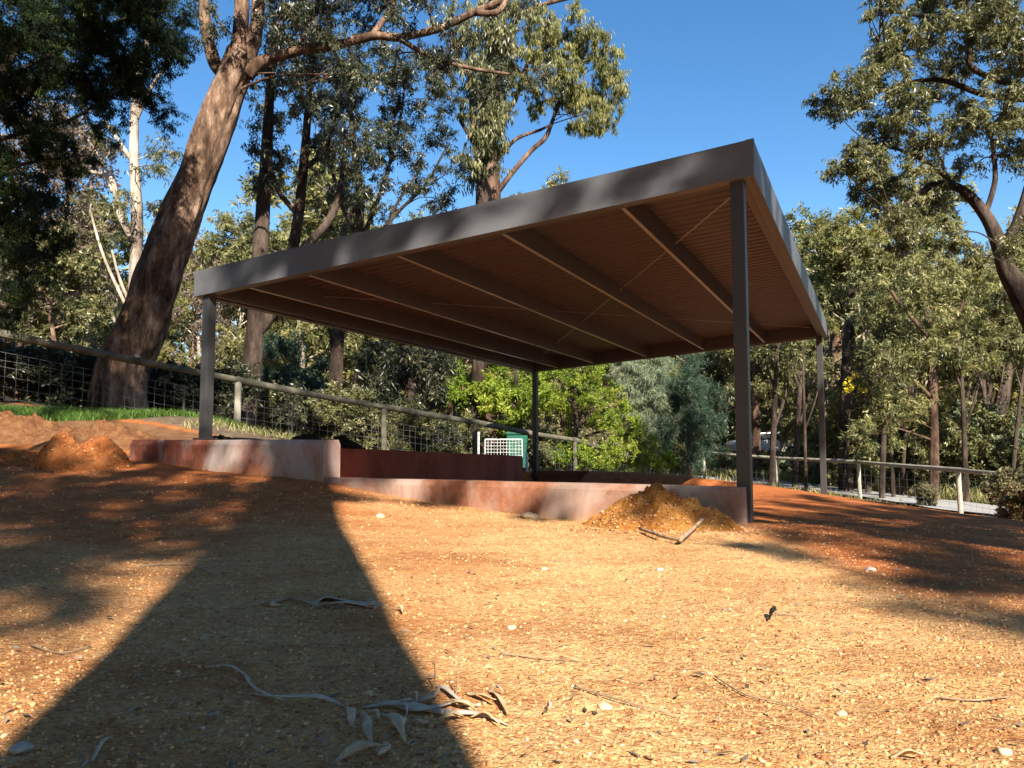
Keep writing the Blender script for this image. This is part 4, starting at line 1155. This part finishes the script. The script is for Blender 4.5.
shade_tree('leafy gum behind the camera to the right', (8.6, -5.2), [(8.6, -5.2, 2), (7.9, -5, 5), (6.6, -4.6, 7.6)],
    [sb(1.95, 2.25, 0, .38, 8, 1.2), sb(1.95, 2.85, 0, .42, 8, 1.3), sb(2.05, 3.5, 0, .5, 8, 1.3), sb(2.1, 4.15, 0, .5, 8, 1.2), sb(2.3, 4.9, 0, .55, 8.2, 1.2), sb(3.1, 4.4, 0, .8, 8.2, 1.05), sb(2.7, 5.7, -.1, .6, 8.2, 1.3), sb(3.6, 5.9, -.1, .8, 8, 1.05), sb(3.1, 7.2, -.2, .6, 8.3, 1.2), sb(4.6, 7.0, -.2, .9, 8.3, 1.05),
     sb(4.2, 8.6, -.3, .7, 8.5, 1.2), sb(5.8, 8.8, -.4, .9, 8.5, 1.3), sb(5.3, 10.4, -.4, .7, 8.5, 1.2), sb(7.2, 11.2, -.6, .9, 8.8, 1.2), sb(3.5, 9.6, -.3, .5, 8.6, 1), sb(2.6, 7.9, -.2, .4, 8.4, 1), sb(6.4, 14, -.6, .8, 9), sb(1.65, 3.1, 0, .22, 8, 1.2), sb(1.6, 4.3, 0, .3, 8, 1.2), sb(1.25, 3.9, 0, .2, 8, 1.2), sb(1.5, 2.5, 0, .16, 8, 1), sb(1.9, 5.4, 0, .4, 8, 1.3), sb(2.4, 6.4, -.1, .4, 8.2, 1.2)],
    [.26, .22, .17, .08], FINE)
shade_tree('tall gum behind the camera with small high leaf clumps', (6.6, -6.8), [(6.6, -6.8, 3), (6.2, -6.6, 7), (4.6, -5.6, 10.5)],
    [sb(1.56, 4.92, .4, .30, 9, 3), sb(1.56, 4.92, 1.0, .32, 9.3, 3), sb(1.54, 4.95, 1.6, .32, 9.6, 3), sb(1.52, 4.95, 2.1, .28, 9.8, 3), sb(1.62, 4.7, 2.4, .2, 10, 2), sb(1.35, 4.85, 2.35, .22, 10), sb(.9, 5.1, 2.4, .16, 10, .8), sb(.35, 5.35, 2.35, .15, 10.2, .7), sb(-.5, 5.8, 2.35, .18, 10, .8),
     sb(-1.15, 6.15, 2.3, .32, 10.2), sb(-1.6, 6.4, 2.25, .25, 10, .9), sb(-2.75, 7.0, 2.1, .25, 10.3, .9), sb(-2.2, 6.7, 2.2, .12, 10.3, .7), sb(.9, 5.05, .1, .30, 8.6, .9), sb(.2, 5.4, .1, .2, 8.8, .8), sb(-.6, 5.8, .15, .2, 9, .8), sb(1.25, 4.85, .1, .22, 8.6),
     sb(3.3, 9, 1.9, .5, 10), sb(2.3, 7, 2.1, .35, 10), sb(4.9, 11.7, 1, .5, 10.5), sb(1.9, 5.4, 2.4, .25, 10, 1.6), sb(2.5, 6.6, 2.4, .3, 10, 1.5), sb(3.3, 8.2, 2.35, .3, 10, 1.3), sb(4.2, 10, 2.3, .4, 10, 1.3), sb(-3.6, 7.2, .45, .25, 9, .9)],
    [.28, .24, .18, .07], dict(FINE, clump=.15, n=30, dens=1.0, L=.12, W=.026))
for x_, y_, s_ in ((-2.8, -13, 1.3), (-7.5, -4, 1.25), (-8.5, -10, 1.4), (-10.5, 1, 1.3), (-6, -17, 1.5), (12, -8, 1.4), (14, -14, 1.5), (-13, -5, 1.5), (-14, 5, 1.4), (1.5, -24, 1.3), (-3.5, -19, 1.4), (18, -9, 1.6)):
    place(PR[random.choice((0, 1, 2, 3, 5, 6))][1], 0, y_, 'big gum leaning over the clearing beside and behind the camera', 'big gums over the clearing', s_, x=x_)
for k in range(46):
    a = random.uniform(math.radians(62), math.radians(298)); r_ = random.uniform(13, 34)
    da = abs(a - math.radians(164.7))
    if da < math.radians(24) and r_ < 30: continue
    x_, y_ = math.sin(a) * r_, math.cos(a) * r_
    if (y_ > 9 and abs(x_) < 16) or (x_ > 8 and y_ > -3): continue
    place(PR[k % len(PR)][1], 0, y_, 'gum standing in the bush around the clearing beside and behind the camera', 'bush around the clearing', .95 + .3 * random.random(), x=x_)

# ------------------------------------------------------------------ far objects
# green wheelie bin
def bin_():
    p = P(517, 430, 19.0); x, y = p.x, p.y; zg = p.z - 1.02
    root = empty('wheelie_bin', (x, y, zg), 'green wheelie bin behind the white mesh panel', 'bin')
    def frus(mb, z0, z1, a0, b0, a1, b1):
        mb.hexa([(x - a0, y - b0, z0), (x + a0, y - b0, z0), (x + a0, y + b0, z0), (x - a0, y + b0, z0), (x - a1, y - b1, z1), (x + a1, y - b1, z1), (x + a1, y + b1, z1), (x - a1, y + b1, z1)])
    mb = MB(); frus(mb, zg + .06, zg + .90, .21, .24, .27, .31); mb.build('body', M['bin'], root, bevel=.02)
    mb = MB(); frus(mb, zg + .901, zg + .95, .29, .34, .30, .35); frus(mb, zg + .951, zg + 1.0, .29, .34, .2, .25); mb.build('lid', M['bin'], root, bevel=.01)
    mb = MB(); mb.tube([(x - .22, y + .37, zg + .86), (x + .22, y + .37, zg + .86)], [.018, .018], 8); mb.build('handle', M['bin'], root)
    for s in (-1, 1):
        mb = MB(); mb.tube([(x + s * .25, y + .24, zg + .1), (x + s * .31, y + .24, zg + .1)], [.1, .1], 16); mb.build('wheel', M['black'], root)
bin_()
def white_panel():
    a = P(485, 439.5, 18.0); b = P(522, 441, 18.0); zb = a.z - .62
    root = empty('mesh_panel', ((a.x + b.x) / 2, a.y, zb), 'white framed square mesh panel near the green bin', 'mesh panel')
    w = b.x - a.x; mb = MB()
    for x in (a.x, b.x): mb.tube([(x, a.y, zb), (x, a.y, a.z)], [.018] * 2, 8)
    for z in (zb, a.z): mb.tube([(a.x, a.y, z), (b.x, a.y, z)], [.018] * 2, 8)
    mb.build('frame', M['white'], root)
    mb = MB()
    for k in range(1, 12):
        x = a.x + w * k / 12; mb.tube([(x, a.y, zb), (x, a.y, a.z)], [.006] * 2, 5, False)
    for k in range(1, 8):
        z = zb + (a.z - zb) * k / 8; mb.tube([(a.x, a.y, z), (b.x, a.y, z)], [.006] * 2, 5, False)
    mb.build('mesh', M['white'], root)
white_panel()
def stake(px, py0, h, Y, label):
    p = P(px, py0, Y); mb = MB()
    mb.tube([(p.x, p.y, p.z - h), (p.x, p.y, p.z - .02), (p.x, p.y, p.z)], [.026, .026, .015], 10)
    o = mb.build('stake', M['white'], None, origin=(p.x, p.y, p.z - h)); tag(o, label, 'stake')
stake(478.5, 432, .95, 16.6, 'thin white stake beside the dark fence post')
stake(526.8, 453, .7, 15.4, 'short white pipe stake at the end of the dark side wall')

def car_far():
    Y = 45.0; x0 = (764 - 512) / F * Y; zg = hz(x0, Y)
    zg = EYE + (439 - 456) / F * Y + .0
    root = empty('parked_car', (x0, Y, zg), 'white parked car glimpsed beyond the trees behind the front right post', 'car')
    prof = [(-2.1, .35), (-2.15, .75), (-1.9, .95), (-1.1, 1.02), (-.5, 1.45), (.9, 1.5), (1.6, 1.05), (2.1, .95), (2.15, .4)]
    mb = MB(); n = len(prof)
    V = [(x0 + px, Y - .85, zg + pz) for px, pz in prof] + [(x0 + px, Y + .85, zg + pz) for px, pz in prof]
    Fc = [tuple(range(n)), tuple(range(2 * n - 1, n - 1, -1))] + [(k, k + n, (k + 1) % n + n, (k + 1) % n) for k in range(n)]
    mb.add(V, Fc); mb.build('body', M['carwhite'], root, bevel=.05)
    for s in (-1, 1):
        for (ax, bx) in ((-.95, .1), (.18, 1.25)):
            mb = MB(); yy = Y + s * .858
            q = [(x0 + ax, 1.03), (x0 + bx, 1.03), (x0 + min(bx, .85), 1.40), (x0 + max(ax, -.45), 1.40)]
            mb.hexa([(a, yy - .004, zg + b) for a, b in q] + [(a, yy + .004, zg + b) for a, b in q]); mb.build('side_window', M['glass'], root)
    for wx in (-1.35, 1.35):
        for s in (-1, 1):
            mb = MB(); mb.tube([(x0 + wx, Y + s * .70, zg + .33), (x0 + wx, Y + s * .88, zg + .33)], [.33, .33], 20); w_ = mb.build('wheel', M['black'], root)
            mb = MB(); mb.tube([(x0 + wx, Y + s * .87, zg + .33), (x0 + wx, Y + s * .892, zg + .33)], [.2, .2], 14)
            mb.build('rim', M['white'], root)
car_far()

# ------------------------------------------------------------------ ground cover
def blades(name, pts, hgt, wd, mat, kind='stuff', lean=.35):
    n = len(pts)
    rng = np.random.default_rng(n)
    d = unit(np.stack([rng.normal(size=n) * lean, rng.normal(size=n) * lean, np.ones(n)], -1))
    s = unit(np.cross(d, rng.normal(size=(n, 3))))
    h = hgt * (.5 + rng.random((n, 1))); w = wd * (.6 + .8 * rng.random((n, 1)))
    bend = rng.normal(size=(n, 3)) * .22 * h; bend[:, 2] = -abs(bend[:, 2]) * .6
    v0 = pts - s * w / 2; v1 = pts + s * w / 2; v2 = pts + d * h * .55 + s * w * .4; v3 = pts + d * h * .55 - s * w * .4; v4 = pts + d * h + bend
    V = np.stack([v0, v1, v2, v3, v4], 1).reshape(-1, 3)
    b = np.arange(n)[:, None] * 5
    q = np.concatenate([b + np.array([[0, 1, 2, 3]]), b + np.array([[3, 2, 4, 4]])])
    # last is a triangle: use tri faces throughout
    tri = np.concatenate([b + np.array([[0, 1, 2]]), b + np.array([[0, 2, 3]]), b + np.array([[3, 2, 4]])])
    o = link_mesh(name, V, tri, mat, attrs={'tint': np.repeat(rng.random(n), 5)})
    return tag(o, kind=kind)
rg = np.random.default_rng(9)
n = 24000
t = rg.random(n); t2 = rg.random(n)
fx = np.interp(t, [0, 1], [-8.2, -4.05]); fy = np.interp(fx, [-8.2, -6.6, -4.3], [9.35, 9.95, 11.3]) - .75 * t2 ** 1.3 + .1
ok = vnoise(fx, fy, 1.6) > -.55
fx, fy = fx[ok], fy[ok]
g_ = blades('grass_strip', np.stack([fx, fy, H(fx, fy) - .01], -1), .11, .009, M['grass']); tag(g_, 'bright green grass strip along the foot of the left fence', 'grass')
n = 900
fx = rg.uniform(-4.3, -2.4, n); fy = np.interp(fx, [-4.3, -2.2], [11, 12.6]) - rg.random(n) * 1.6
g_ = blades('grass_patch', np.stack([fx, fy, H(fx, fy) - .01], -1), .12, .011, M['grass_dry']); tag(g_, 'sparse dull grass behind the tall pale wall', 'grass')
n = 16000
fy = rg.uniform(20, 48, n); fx = np.interp(fy, [8, 13, 18, 24, 32, 43, 56], [14.6, 13.2, 12.2, 11.4, 9.6, 5, -5]) + 2.0 + rg.random(n) ** 1.5 * 4
g_ = blades('roadside_grass', np.stack([fx, fy, H(fx, fy) - .01], -1), .42, .03, M['grass_dry']); tag(g_, 'tall pale dry grass along the far side of the road', 'grass')
n = 5000
fy = rg.uniform(12.6, 20, n); fx = rg.uniform(-1, 7, n)
rel = (fx - AX[0]) * BV[0] + (fy - AX[1]) * BV[1]
kk = rel > 8.3
fx, fy = fx[kk], fy[kk]
g_ = blades('scrub_grass', np.stack([fx, fy, H(fx, fy) - .01], -1), .16, .014, M['grass_dry']); tag(g_, 'thin scrubby grass behind the back edge of the pad', 'grass')

# pebbles
ICO = None
def ico():
    global ICO
    if ICO is None:
        bm = bmesh.new(); bmesh.ops.create_icosphere(bm, subdivisions=1, radius=1)
        V = np.array([v.co[:] for v in bm.verts]); Fc = np.array([[v.index for v in f.verts] for f in bm.faces]); bm.free(); ICO = (V, Fc)
    return ICO
M['pebble'] = mat_leaf('pebble', [(0, (.20, .075, .032)), (.25, (.40, .175, .07)), (.6, (.54, .30, .125)), (.96, (.60, .36, .17)), (1, (.70, .52, .35))], 0, .85, .2)
def stones(pos, size, mat, seed=1, squash=.7):
    V0, F0 = ico(); rng = np.random.default_rng(seed); n = len(pos)
    sc = size[:, None] * (1 + .3 * rng.normal(size=(n, 3)).clip(-1.5, 1.5)); sc[:, 2] *= squash
    th = rng.random(n) * 2 * PI
    J = 1 + .16 * rng.normal(size=(n, len(V0), 1)).clip(-1.5, 1.5)
    V = V0[None] * J * sc[:, None, :]
    c, s = np.cos(th)[:, None], np.sin(th)[:, None]
    V = np.stack([V[..., 0] * c - V[..., 1] * s, V[..., 0] * s + V[..., 1] * c, V[..., 2]], -1) + pos[:, None, :]
    Fc = (F0[None] + (np.arange(n) * len(V0))[:, None, None]).reshape(-1, 3)
    return V.reshape(-1, 3), Fc, len(V0)
def pebble_field():
    rng = np.random.default_rng(77)
    n = 30000
    Yr = .8 * (8.0) ** (rng.random(n) ** .95)
    Xr = (rng.random(n) * 2 - 1) * (.86 * Yr + .15)
    dx, dy = Xr - AX[0], Yr - AX[1]
    i = dx * AV[0] + dy * AV[1]; j = dx * BV[0] + dy * BV[1]
    k = ~((j > -.12) & (i > .0))
    Xr, Yr = Xr[k], Yr[k]
    sz = (.0019 + .0026 * rng.random(len(Xr)) ** 2) * (1 + Yr * .12) * (1 + .8 * (rng.random(len(Xr)) < .008))
    Z = H(Xr, Yr) + (.009 * vnoise(Xr, Yr, 5.0) + .0045 * vnoise(Xr, Yr, 17.0, 3) + .0016 * vnoise(Xr, Yr, 60.0, 5)) * np.clip(14 / (np.hypot(Xr, Yr) + 1), 0, 1) + sz * .15
    V, Fc, k = stones(np.stack([Xr, Yr, Z], -1), sz, None)
    o = link_mesh('gravel', V, Fc, M['pebble'], attrs={'tint': np.repeat(rng.random(len(Xr)), k)})
    tag(o, 'yellow and rust pea gravel strewn over the clearing', 'gravel', kind='stuff')
pebble_field()
def crumbs():
    rng = np.random.default_rng(88); P_ = []
    for cx, cy, sx, sy, n_ in ((mx, my - .1, .62, .30, 1700), (mx + .35, my - .25, .5, .22, 500), (-3.92, 6.7, .55, .35, 700), (cp(2.2, -.22)[0], cp(2.2, -.22)[1], .9, .16, 500), (-5.0, 6.8, 1.0, .35, 500)):
        q = rng.normal(size=(n_, 2)) * (sx * .6, sy * .6) + (cx, cy); P_.append(q)
    P_ = np.vstack(P_)
    dx, dy = P_[:, 0] - AX[0], P_[:, 1] - AX[1]; j = dx * BV[0] + dy * BV[1]
    P_ = P_[j < -.1]
    sz = .003 + .010 * rng.random(len(P_)) ** 3.5
    dz = np.array([mound_h(x, y) for x, y in P_])
    V, Fc, k = stones(np.stack([P_[:, 0], P_[:, 1], H(P_[:, 0], P_[:, 1]) + dz + sz * .2], -1), sz, None, 5)
    o = link_mesh('dirt_crumbs', V, Fc, M['pebble'], attrs={'tint': np.repeat(rng.random(len(P_)) * .6, k)})
    tag(o, 'loose clods and crumbs spread around the dirt heaps', 'dirt crumbs', kind='stuff')
from mathutils.bvhtree import BVHTree
bpy.context.view_layer.update()
_mt = []
for o_ in [o for o in SC.objects if o.name.startswith('dirt_mound')]:
    _mt.append(BVHTree.FromPolygons([tuple(o_.matrix_world @ v.co) for v in o_.data.vertices], [tuple(p.vertices) for p in o_.data.polygons]))
def mound_h(x, y):
    b = 0; g = hz(x, y)
    for t in _mt:
        h = t.ray_cast(Vector((x, y, 5)), Vector((0, 0, -1)))
        if h[0] is not None: b = max(b, h[0].z - g)
    return b
crumbs()

def gz(x, y):
    X, Y = np.array([x], float), np.array([y], float)
    return float((H(X, Y) + (.009 * vnoise(X, Y, 5.0) + .0045 * vnoise(X, Y, 17.0, 3)) * np.clip(14 / (np.hypot(X, Y) + 1), 0, 1))[0])
def single_stone(px, py, size, mat, label):
    x, y = gxy(px, py)
    bm = bmesh.new(); bmesh.ops.create_icosphere(bm, subdivisions=3, radius=1)
    s = px * .37
    V = []
    for v in bm.verts:
        c = v.co; r = 1 + .35 * mnoise.noise(c * 1.1 + Vector((s, 0, py))) + .1 * mnoise.noise(c * 4 + Vector((s, 0, py)))
        V.append((x + c.x * r * size * 1.15, y + c.y * r * size, gz(x, y) + size * .25 + c.z * r * size * .6))
    Fc = [[v.index for v in f.verts] for f in bm.faces]; bm.free()
    o = link_mesh('stone', V, Fc, mat, origin=(x, y, gz(x, y)), smooth=True)
    tag(o, label, 'stone', None)
    return o
for px, py, s, mt, lb in ((605, 711, .012, 'stone', 'cream pebble on the sunlit gravel below the centre'), (544, 571, .014, 'stone', 'pale pebble in the sunlit gravel below the dirt heap'), (380, 519, .03, 'stone', 'light stone in the shade in front of the tall wall'),
    (20, 752, .016, 'stone_grey', 'dark pebble in the lower left corner'), (1003, 752, .012, 'stone', 'orange pebble at the lower right corner'), (530, 519, .05, 'stone', 'rounded pale stone at the foot of the low wall'), (842, 718, .010, 'stone', 'small cream pebble in the lower right gravel'),
    (512, 629, .012, 'stone', 'tan pebble just right of the trunk shadow edge'), (870, 572, .02, 'stone_grey', 'flat greyish stone in the shade on the right'), (660, 571, .016, 'stone_grey', 'grey stone in the gravel left of the shaded ground')):
    single_stone(px, py, s, M[mt], lb)

# dead leaves, strips of bark and twigs
def ribbon(name, pts, widths, mat, label, cat, curl=.3, thick=.0012, group=None, origin=None):
    q, w = catmull(pts, widths, 6)
    V = []; n = len(q)
    for k, p in enumerate(q):
        d = (q[min(k + 1, n - 1)] - q[max(k - 1, 0)]).normalized()
        s = d.cross(Vector((0, 0, 1))).normalized()
        up = s.cross(d)
        ang = curl * math.sin(k / n * 4 + pts[0][0] * 9)
        s2 = s * math.cos(ang) + up * math.sin(ang)
        nn = d.cross(s2)
        hw = w[k] / 2
        for sg, ht in ((-1, hw * .35), (-.5, 0), (.5, 0), (1, hw * .35)):
            V.append(p + s2 * hw * sg - nn * -ht)
    Fc = [(k * 4 + a, k * 4 + a + 1, (k + 1) * 4 + a + 1, (k + 1) * 4 + a) for k in range(n - 1) for a in range(3)]
    o = link_mesh(name, V, Fc, mat, origin=tuple(q[0]), smooth=True)
    s = o.modifiers.new('Solid', 'SOLIDIFY'); s.thickness = thick
    tag(o, label, cat, group)
    return o
def gp(px, py, lift=0.0):
    x, y = gxy(px, py); return Vector((x, y, gz(x, y) + .004 + lift))
LF = [ # pixel outlines of single leaves: path, width in metres, lift list
 ([(347, 712), (350, 725), (352, 738)], .020, 'dead_leaf', 'grey dead gum leaf leftmost in the leaf pile at the bottom'),
 ([(361, 715), (365, 735), (372, 752)], .022, 'dead_leaf', 'upright grey dead gum leaf second from left in the bottom leaf pile'),
 ([(383, 718), (396, 736), (406, 757)], .022, 'dead_leaf', 'long grey dead gum leaf pointing down right in the bottom leaf pile'),
 ([(334, 764), (360, 757), (386, 756)], .020, 'dead_leaf', 'flat grey dead gum leaf lying along the bottom frame edge'),
 ([(383, 745), (386, 756), (378, 765)], .016, 'dead_leaf', 'curled grey dead gum leaf under the bottom leaf pile'),
 ([(410, 708), (432, 708), (440, 697)], .020, 'dead_leaf', 'grey dead gum leaf curling up at the shadow edge'),
 ([(447, 707), (462, 714), (477, 716)], .020, 'dead_leaf_tan', 'sunlit tan dead leaf at the left of the lit litter'),
 ([(466, 697), (482, 704), (496, 712)], .024, 'dead_leaf_tan', 'broad sunlit tan dead leaf in the middle of the lit litter'),
 ([(488, 694), (500, 704), (508, 722)], .022, 'dead_leaf_tan', 'curved sunlit cream dead leaf at the right end of the lit litter'),
 ([(470, 722), (486, 726), (500, 731)], .016, 'dead_leaf_tan', 'thin sunlit tan dead leaf below the lit litter'),
 ([(108, 722), (114, 728), (120, 724)], .022, 'dead_leaf', 'small bluish grey dead leaf in the lower left shadow'),
 ([(362, 610), (372, 613), (386, 614)], .020, 'dead_leaf', 'grey dead leaf at the right tip of the middle litter bundle'),
 ([(890, 762), (905, 764), (925, 763)], .024, 'dead_leaf_tan', 'tan dead leaf on the bottom edge at the lower right'),
 ([(484, 509), (481, 504), (478, 511)], .04, 'dead_leaf_tan', 'pale upright dead leaf at the foot of the low wall')]
for pts, w, mt, lb in LF:
    pp = [gp(*p) for p in pts]
    pp[1].z += .012 + .01 * random.random(); pp[2].z += .004 + .014 * random.random()
    ribbon('dead_leaf', pp, [w * .2, w * 1.1, w * .12], M[mt], lb, 'leaf', curl=.7)
BK = [([(205, 668), (228, 672), (245, 680), (250, 694), (262, 700), (285, 704)], .010, 'thin curved bark strip lying in the trunk shadow'),
      ([(250, 697), (270, 703), (292, 706), (320, 708), (345, 712)], .012, 'straight grey bark strip leading into the leaf pile'),
      ([(362, 713), (400, 712), (440, 716), (480, 722), (508, 728)], .016, 'long tan bark strip through the leaf pile'),
      ([(382, 706), (410, 716), (440, 713), (462, 705)], .014, 'arched grey bark strip over the leaf pile'),
      ([(312, 606), (325, 603), (345, 604), (365, 609), (378, 612)], .030, 'pale bark strip forming the top of the middle litter bundle'),
      ([(312, 610), (330, 611), (350, 611), (375, 613)], .022, 'pale bark strip forming the lower edge of the middle litter bundle'),
      ([(92, 762), (102, 752), (112, 740)], .012, 'short bark sliver in the lower left corner'),
      ([(436, 690), (445, 698), (458, 706), (470, 712)], .014, 'forked bark piece crossing the shadow edge')]
for pts, w, lb in BK:
    pp = [gp(*p) for p in pts]
    for k in range(1, len(pp) - 1): pp[k].z += .006 + .012 * random.random()
    ribbon('bark_strip', pp, [w * .4] + [w] * (len(pp) - 2) + [w * .3], M['bark_strip'], lb, 'bark strip', curl=.5)
TW = [([(575, 690), (600, 703), (640, 716), (680, 722)], .0035, 'long thin twig across the sunlit gravel at lower centre'),
      ([(715, 680), (745, 700), (785, 708), (830, 728)], .003, 'long thin bent twig on the sunlit gravel at lower right'),
      ([(500, 656), (540, 661), (585, 664)], .003, 'thin twig right of the trunk shadow'),
      ([(775, 618), (800, 620), (815, 619)], .0035, 'pinkish twig beside the dark leaf on the right gravel'),
      ([(265, 608), (290, 603), (312, 608)], .007, 'dark broken stick left of the middle litter bundle'),
      ([(30, 645), (60, 655), (90, 648)], .003, 'thin twig in the sunlit patch at the left edge'),
      ([(140, 570), (180, 566), (215, 575)], .005, 'curved twig at the edge of the left shade'),
      ([(640, 533), (664, 541), (682, 545)], .010, 'dark stick lying at the foot of the yellow dirt heap'),
      ([(680, 545), (692, 538), (704, 531)], .013, 'broken grey board end leaning on the yellow dirt heap'),
      ([(940, 700), (975, 706), (1010, 704)], .003, 'thin greenish twig at the right edge of the gravel'),
      ([(433, 695), (436, 688), (435, 678)], .003, 'upright twig tip standing at the shadow edge'),
      ([(456, 700), (458, 690), (462, 682)], .003, 'upright twig tip standing on the lit litter')]
for k, (pts, r, lb) in enumerate(TW):
    pp = [gp(*p) + Vector((0, 0, r)) for p in pts]
    if 'upright' in lb:
        b = pp[0]; pp = [b, b + Vector((.004, 0, .025)), b + Vector((.002, 0, .055))]
    if 'dirt heap' in lb:
        for q_, p_ in enumerate(pp): p_.z += .01 + .02 * q_ * (r > .011)
    r *= .68 if r < .006 else 1
    pp, rr = catmull(pp, [r, r * .9, r * .7, r * .4][:len(pp)], 5)
    mb = MB(); mb.tube(pp, rr, 7, True, .15)
    o = mb.build('stick' if r > .0045 else 'twig', M['stick'], None, smooth=True, origin=tuple(pp[0])); tag(o, lb, 'stick' if r > .0045 else 'twig')
for k in range(22):
    px_, py_ = (random.gauss(430, 50), random.gauss(712, 9)) if k < 15 else (random.gauss(345, 25), random.gauss(607, 3))
    a_ = random.uniform(0, PI); l_ = random.uniform(8, 17)
    p0, p1, p2 = gp(px_, py_), gp(px_ + math.cos(a_) * l_, py_ + math.sin(a_) * l_ * .35), gp(px_ + math.cos(a_ + .4) * 2 * l_, py_ + math.sin(a_ + .4) * 2 * l_ * .35)
    p1.z += random.uniform(.004, .02); p2.z += random.uniform(0, .015)
    w_ = random.uniform(.008, .016) * (1 if k < 15 else 1.5)
    ribbon('dead_leaf', [p0, p1, p2], [w_ * .2, w_, w_ * .1], M[('dead_leaf', 'dead_leaf_tan', 'bark_strip')[k % 3]], 'small curled dead leaf in the bottom leaf pile' if k < 15 else 'small curled dead leaf in the middle litter bundle', 'leaf', curl=random.uniform(.4, 1.3), group='small leaves in the bottom pile' if k < 15 else 'small leaves in the middle bundle')
# the small dark curled leaf
pp = [gp(768, 625), gp(772, 622) + Vector((0, 0, .02)), gp(776, 619) + Vector((0, 0, .03))]
ribbon('dead_leaf', pp, [.01, .028, .006], M['bark_dark'], 'small dark curled leaf standing on the sunlit gravel', 'leaf', curl=.9)
# scattered small litter, countless
def litter():
    rng = np.random.default_rng(55); n = 1500
    Yr = 1.2 * (7.5) ** rng.random(n); Xr = (rng.random(n) * 2 - 1) * (.8 * Yr + .1)
    dx, dy = Xr - AX[0], Yr - AX[1]; j = dx * BV[0] + dy * BV[1]; i = dx * AV[0] + dy * AV[1]
    k = ~((j > -.1) & (i > 0)); Xr, Yr = Xr[k], Yr[k]; n = len(Xr)
    a = rng.random(n) * 2 * PI; L = (.008 + .03 * rng.random(n) ** 2); w = .12 * L + .001
    p = np.stack([Xr, Yr, H(Xr, Yr) + .009], -1)
    ax = np.stack([np.cos(a), np.sin(a), rng.normal(size=n) * .15], -1); sd = np.stack([-np.sin(a), np.cos(a), rng.normal(size=n) * .3], -1)
    V = np.stack([p, p + ax * (L * .5)[:, None] + sd * w[:, None], p + ax * L[:, None], p + ax * (L * .5)[:, None] - sd * w[:, None]], 1).reshape(-1, 3)
    o = link_mesh('leaf_litter', V, np.arange(4 * n).reshape(-1, 4), M['leaf_dry'], attrs={'tint': np.repeat(rng.random(n), 4)})
    tag(o, 'tiny dry leaf bits scattered over the gravel', 'leaf litter', kind='stuff')
litter()

# ------------------------------------------------------------------ light, sky, camera
w = bpy.data.worlds.new('World'); SC.world = w; w.use_nodes = True
nt = w.node_tree; bg = nt.nodes['Background']
sky = nt.nodes.new('ShaderNodeTexSky'); sky.sky_type = 'NISHITA'; sky.sun_disc = False
sky.sun_elevation = SUN_EL; sky.sun_rotation = math.atan2(SX, SY)
sky.air_density = 1.0; sky.dust_density = .1; sky.ozone_density = .9; sky.altitude = 300
hs_ = nt.nodes.new('ShaderNodeHueSaturation'); hs_.inputs['Saturation'].default_value = 1.32
nt.links.new(sky.outputs[0], hs_.inputs['Color']); nt.links.new(hs_.outputs[0], bg.inputs['Color']); bg.inputs['Strength'].default_value = .082
sl = bpy.data.lights.new('sun', 'SUN'); sl.energy = 5.0; sl.angle = math.radians(.55); sl.color = (1, .93, .82)
so = bpy.data.objects.new('sun', sl); COL.objects.link(so)
dv = Vector((SX * math.cos(SUN_EL), SY * math.cos(SUN_EL), math.sin(SUN_EL)))
so.rotation_euler = dv.to_track_quat('Z', 'Y').to_euler()
cam = bpy.data.cameras.new('camera'); co = bpy.data.objects.new('camera', cam); COL.objects.link(co)
cam.sensor_width = 36; cam.lens = 36 * F / 1024; cam.clip_start = .05; cam.clip_end = 2000
co.location = (0, 0, EYE); co.rotation_euler = (PI / 2 + PITCH, 0, 0)
SC.camera = co
SC.view_settings.view_transform = 'Standard'; SC.view_settings.look = 'None'; SC.view_settings.exposure = 1.38; SC.view_settings.gamma = 1
SC.cycles.use_denoising = True
SC.cycles.max_bounces = 8; SC.cycles.diffuse_bounces = 4; SC.cycles.glossy_bounces = 2; SC.cycles.transmission_bounces = 4
SC.cycles.sample_clamp_indirect = 6
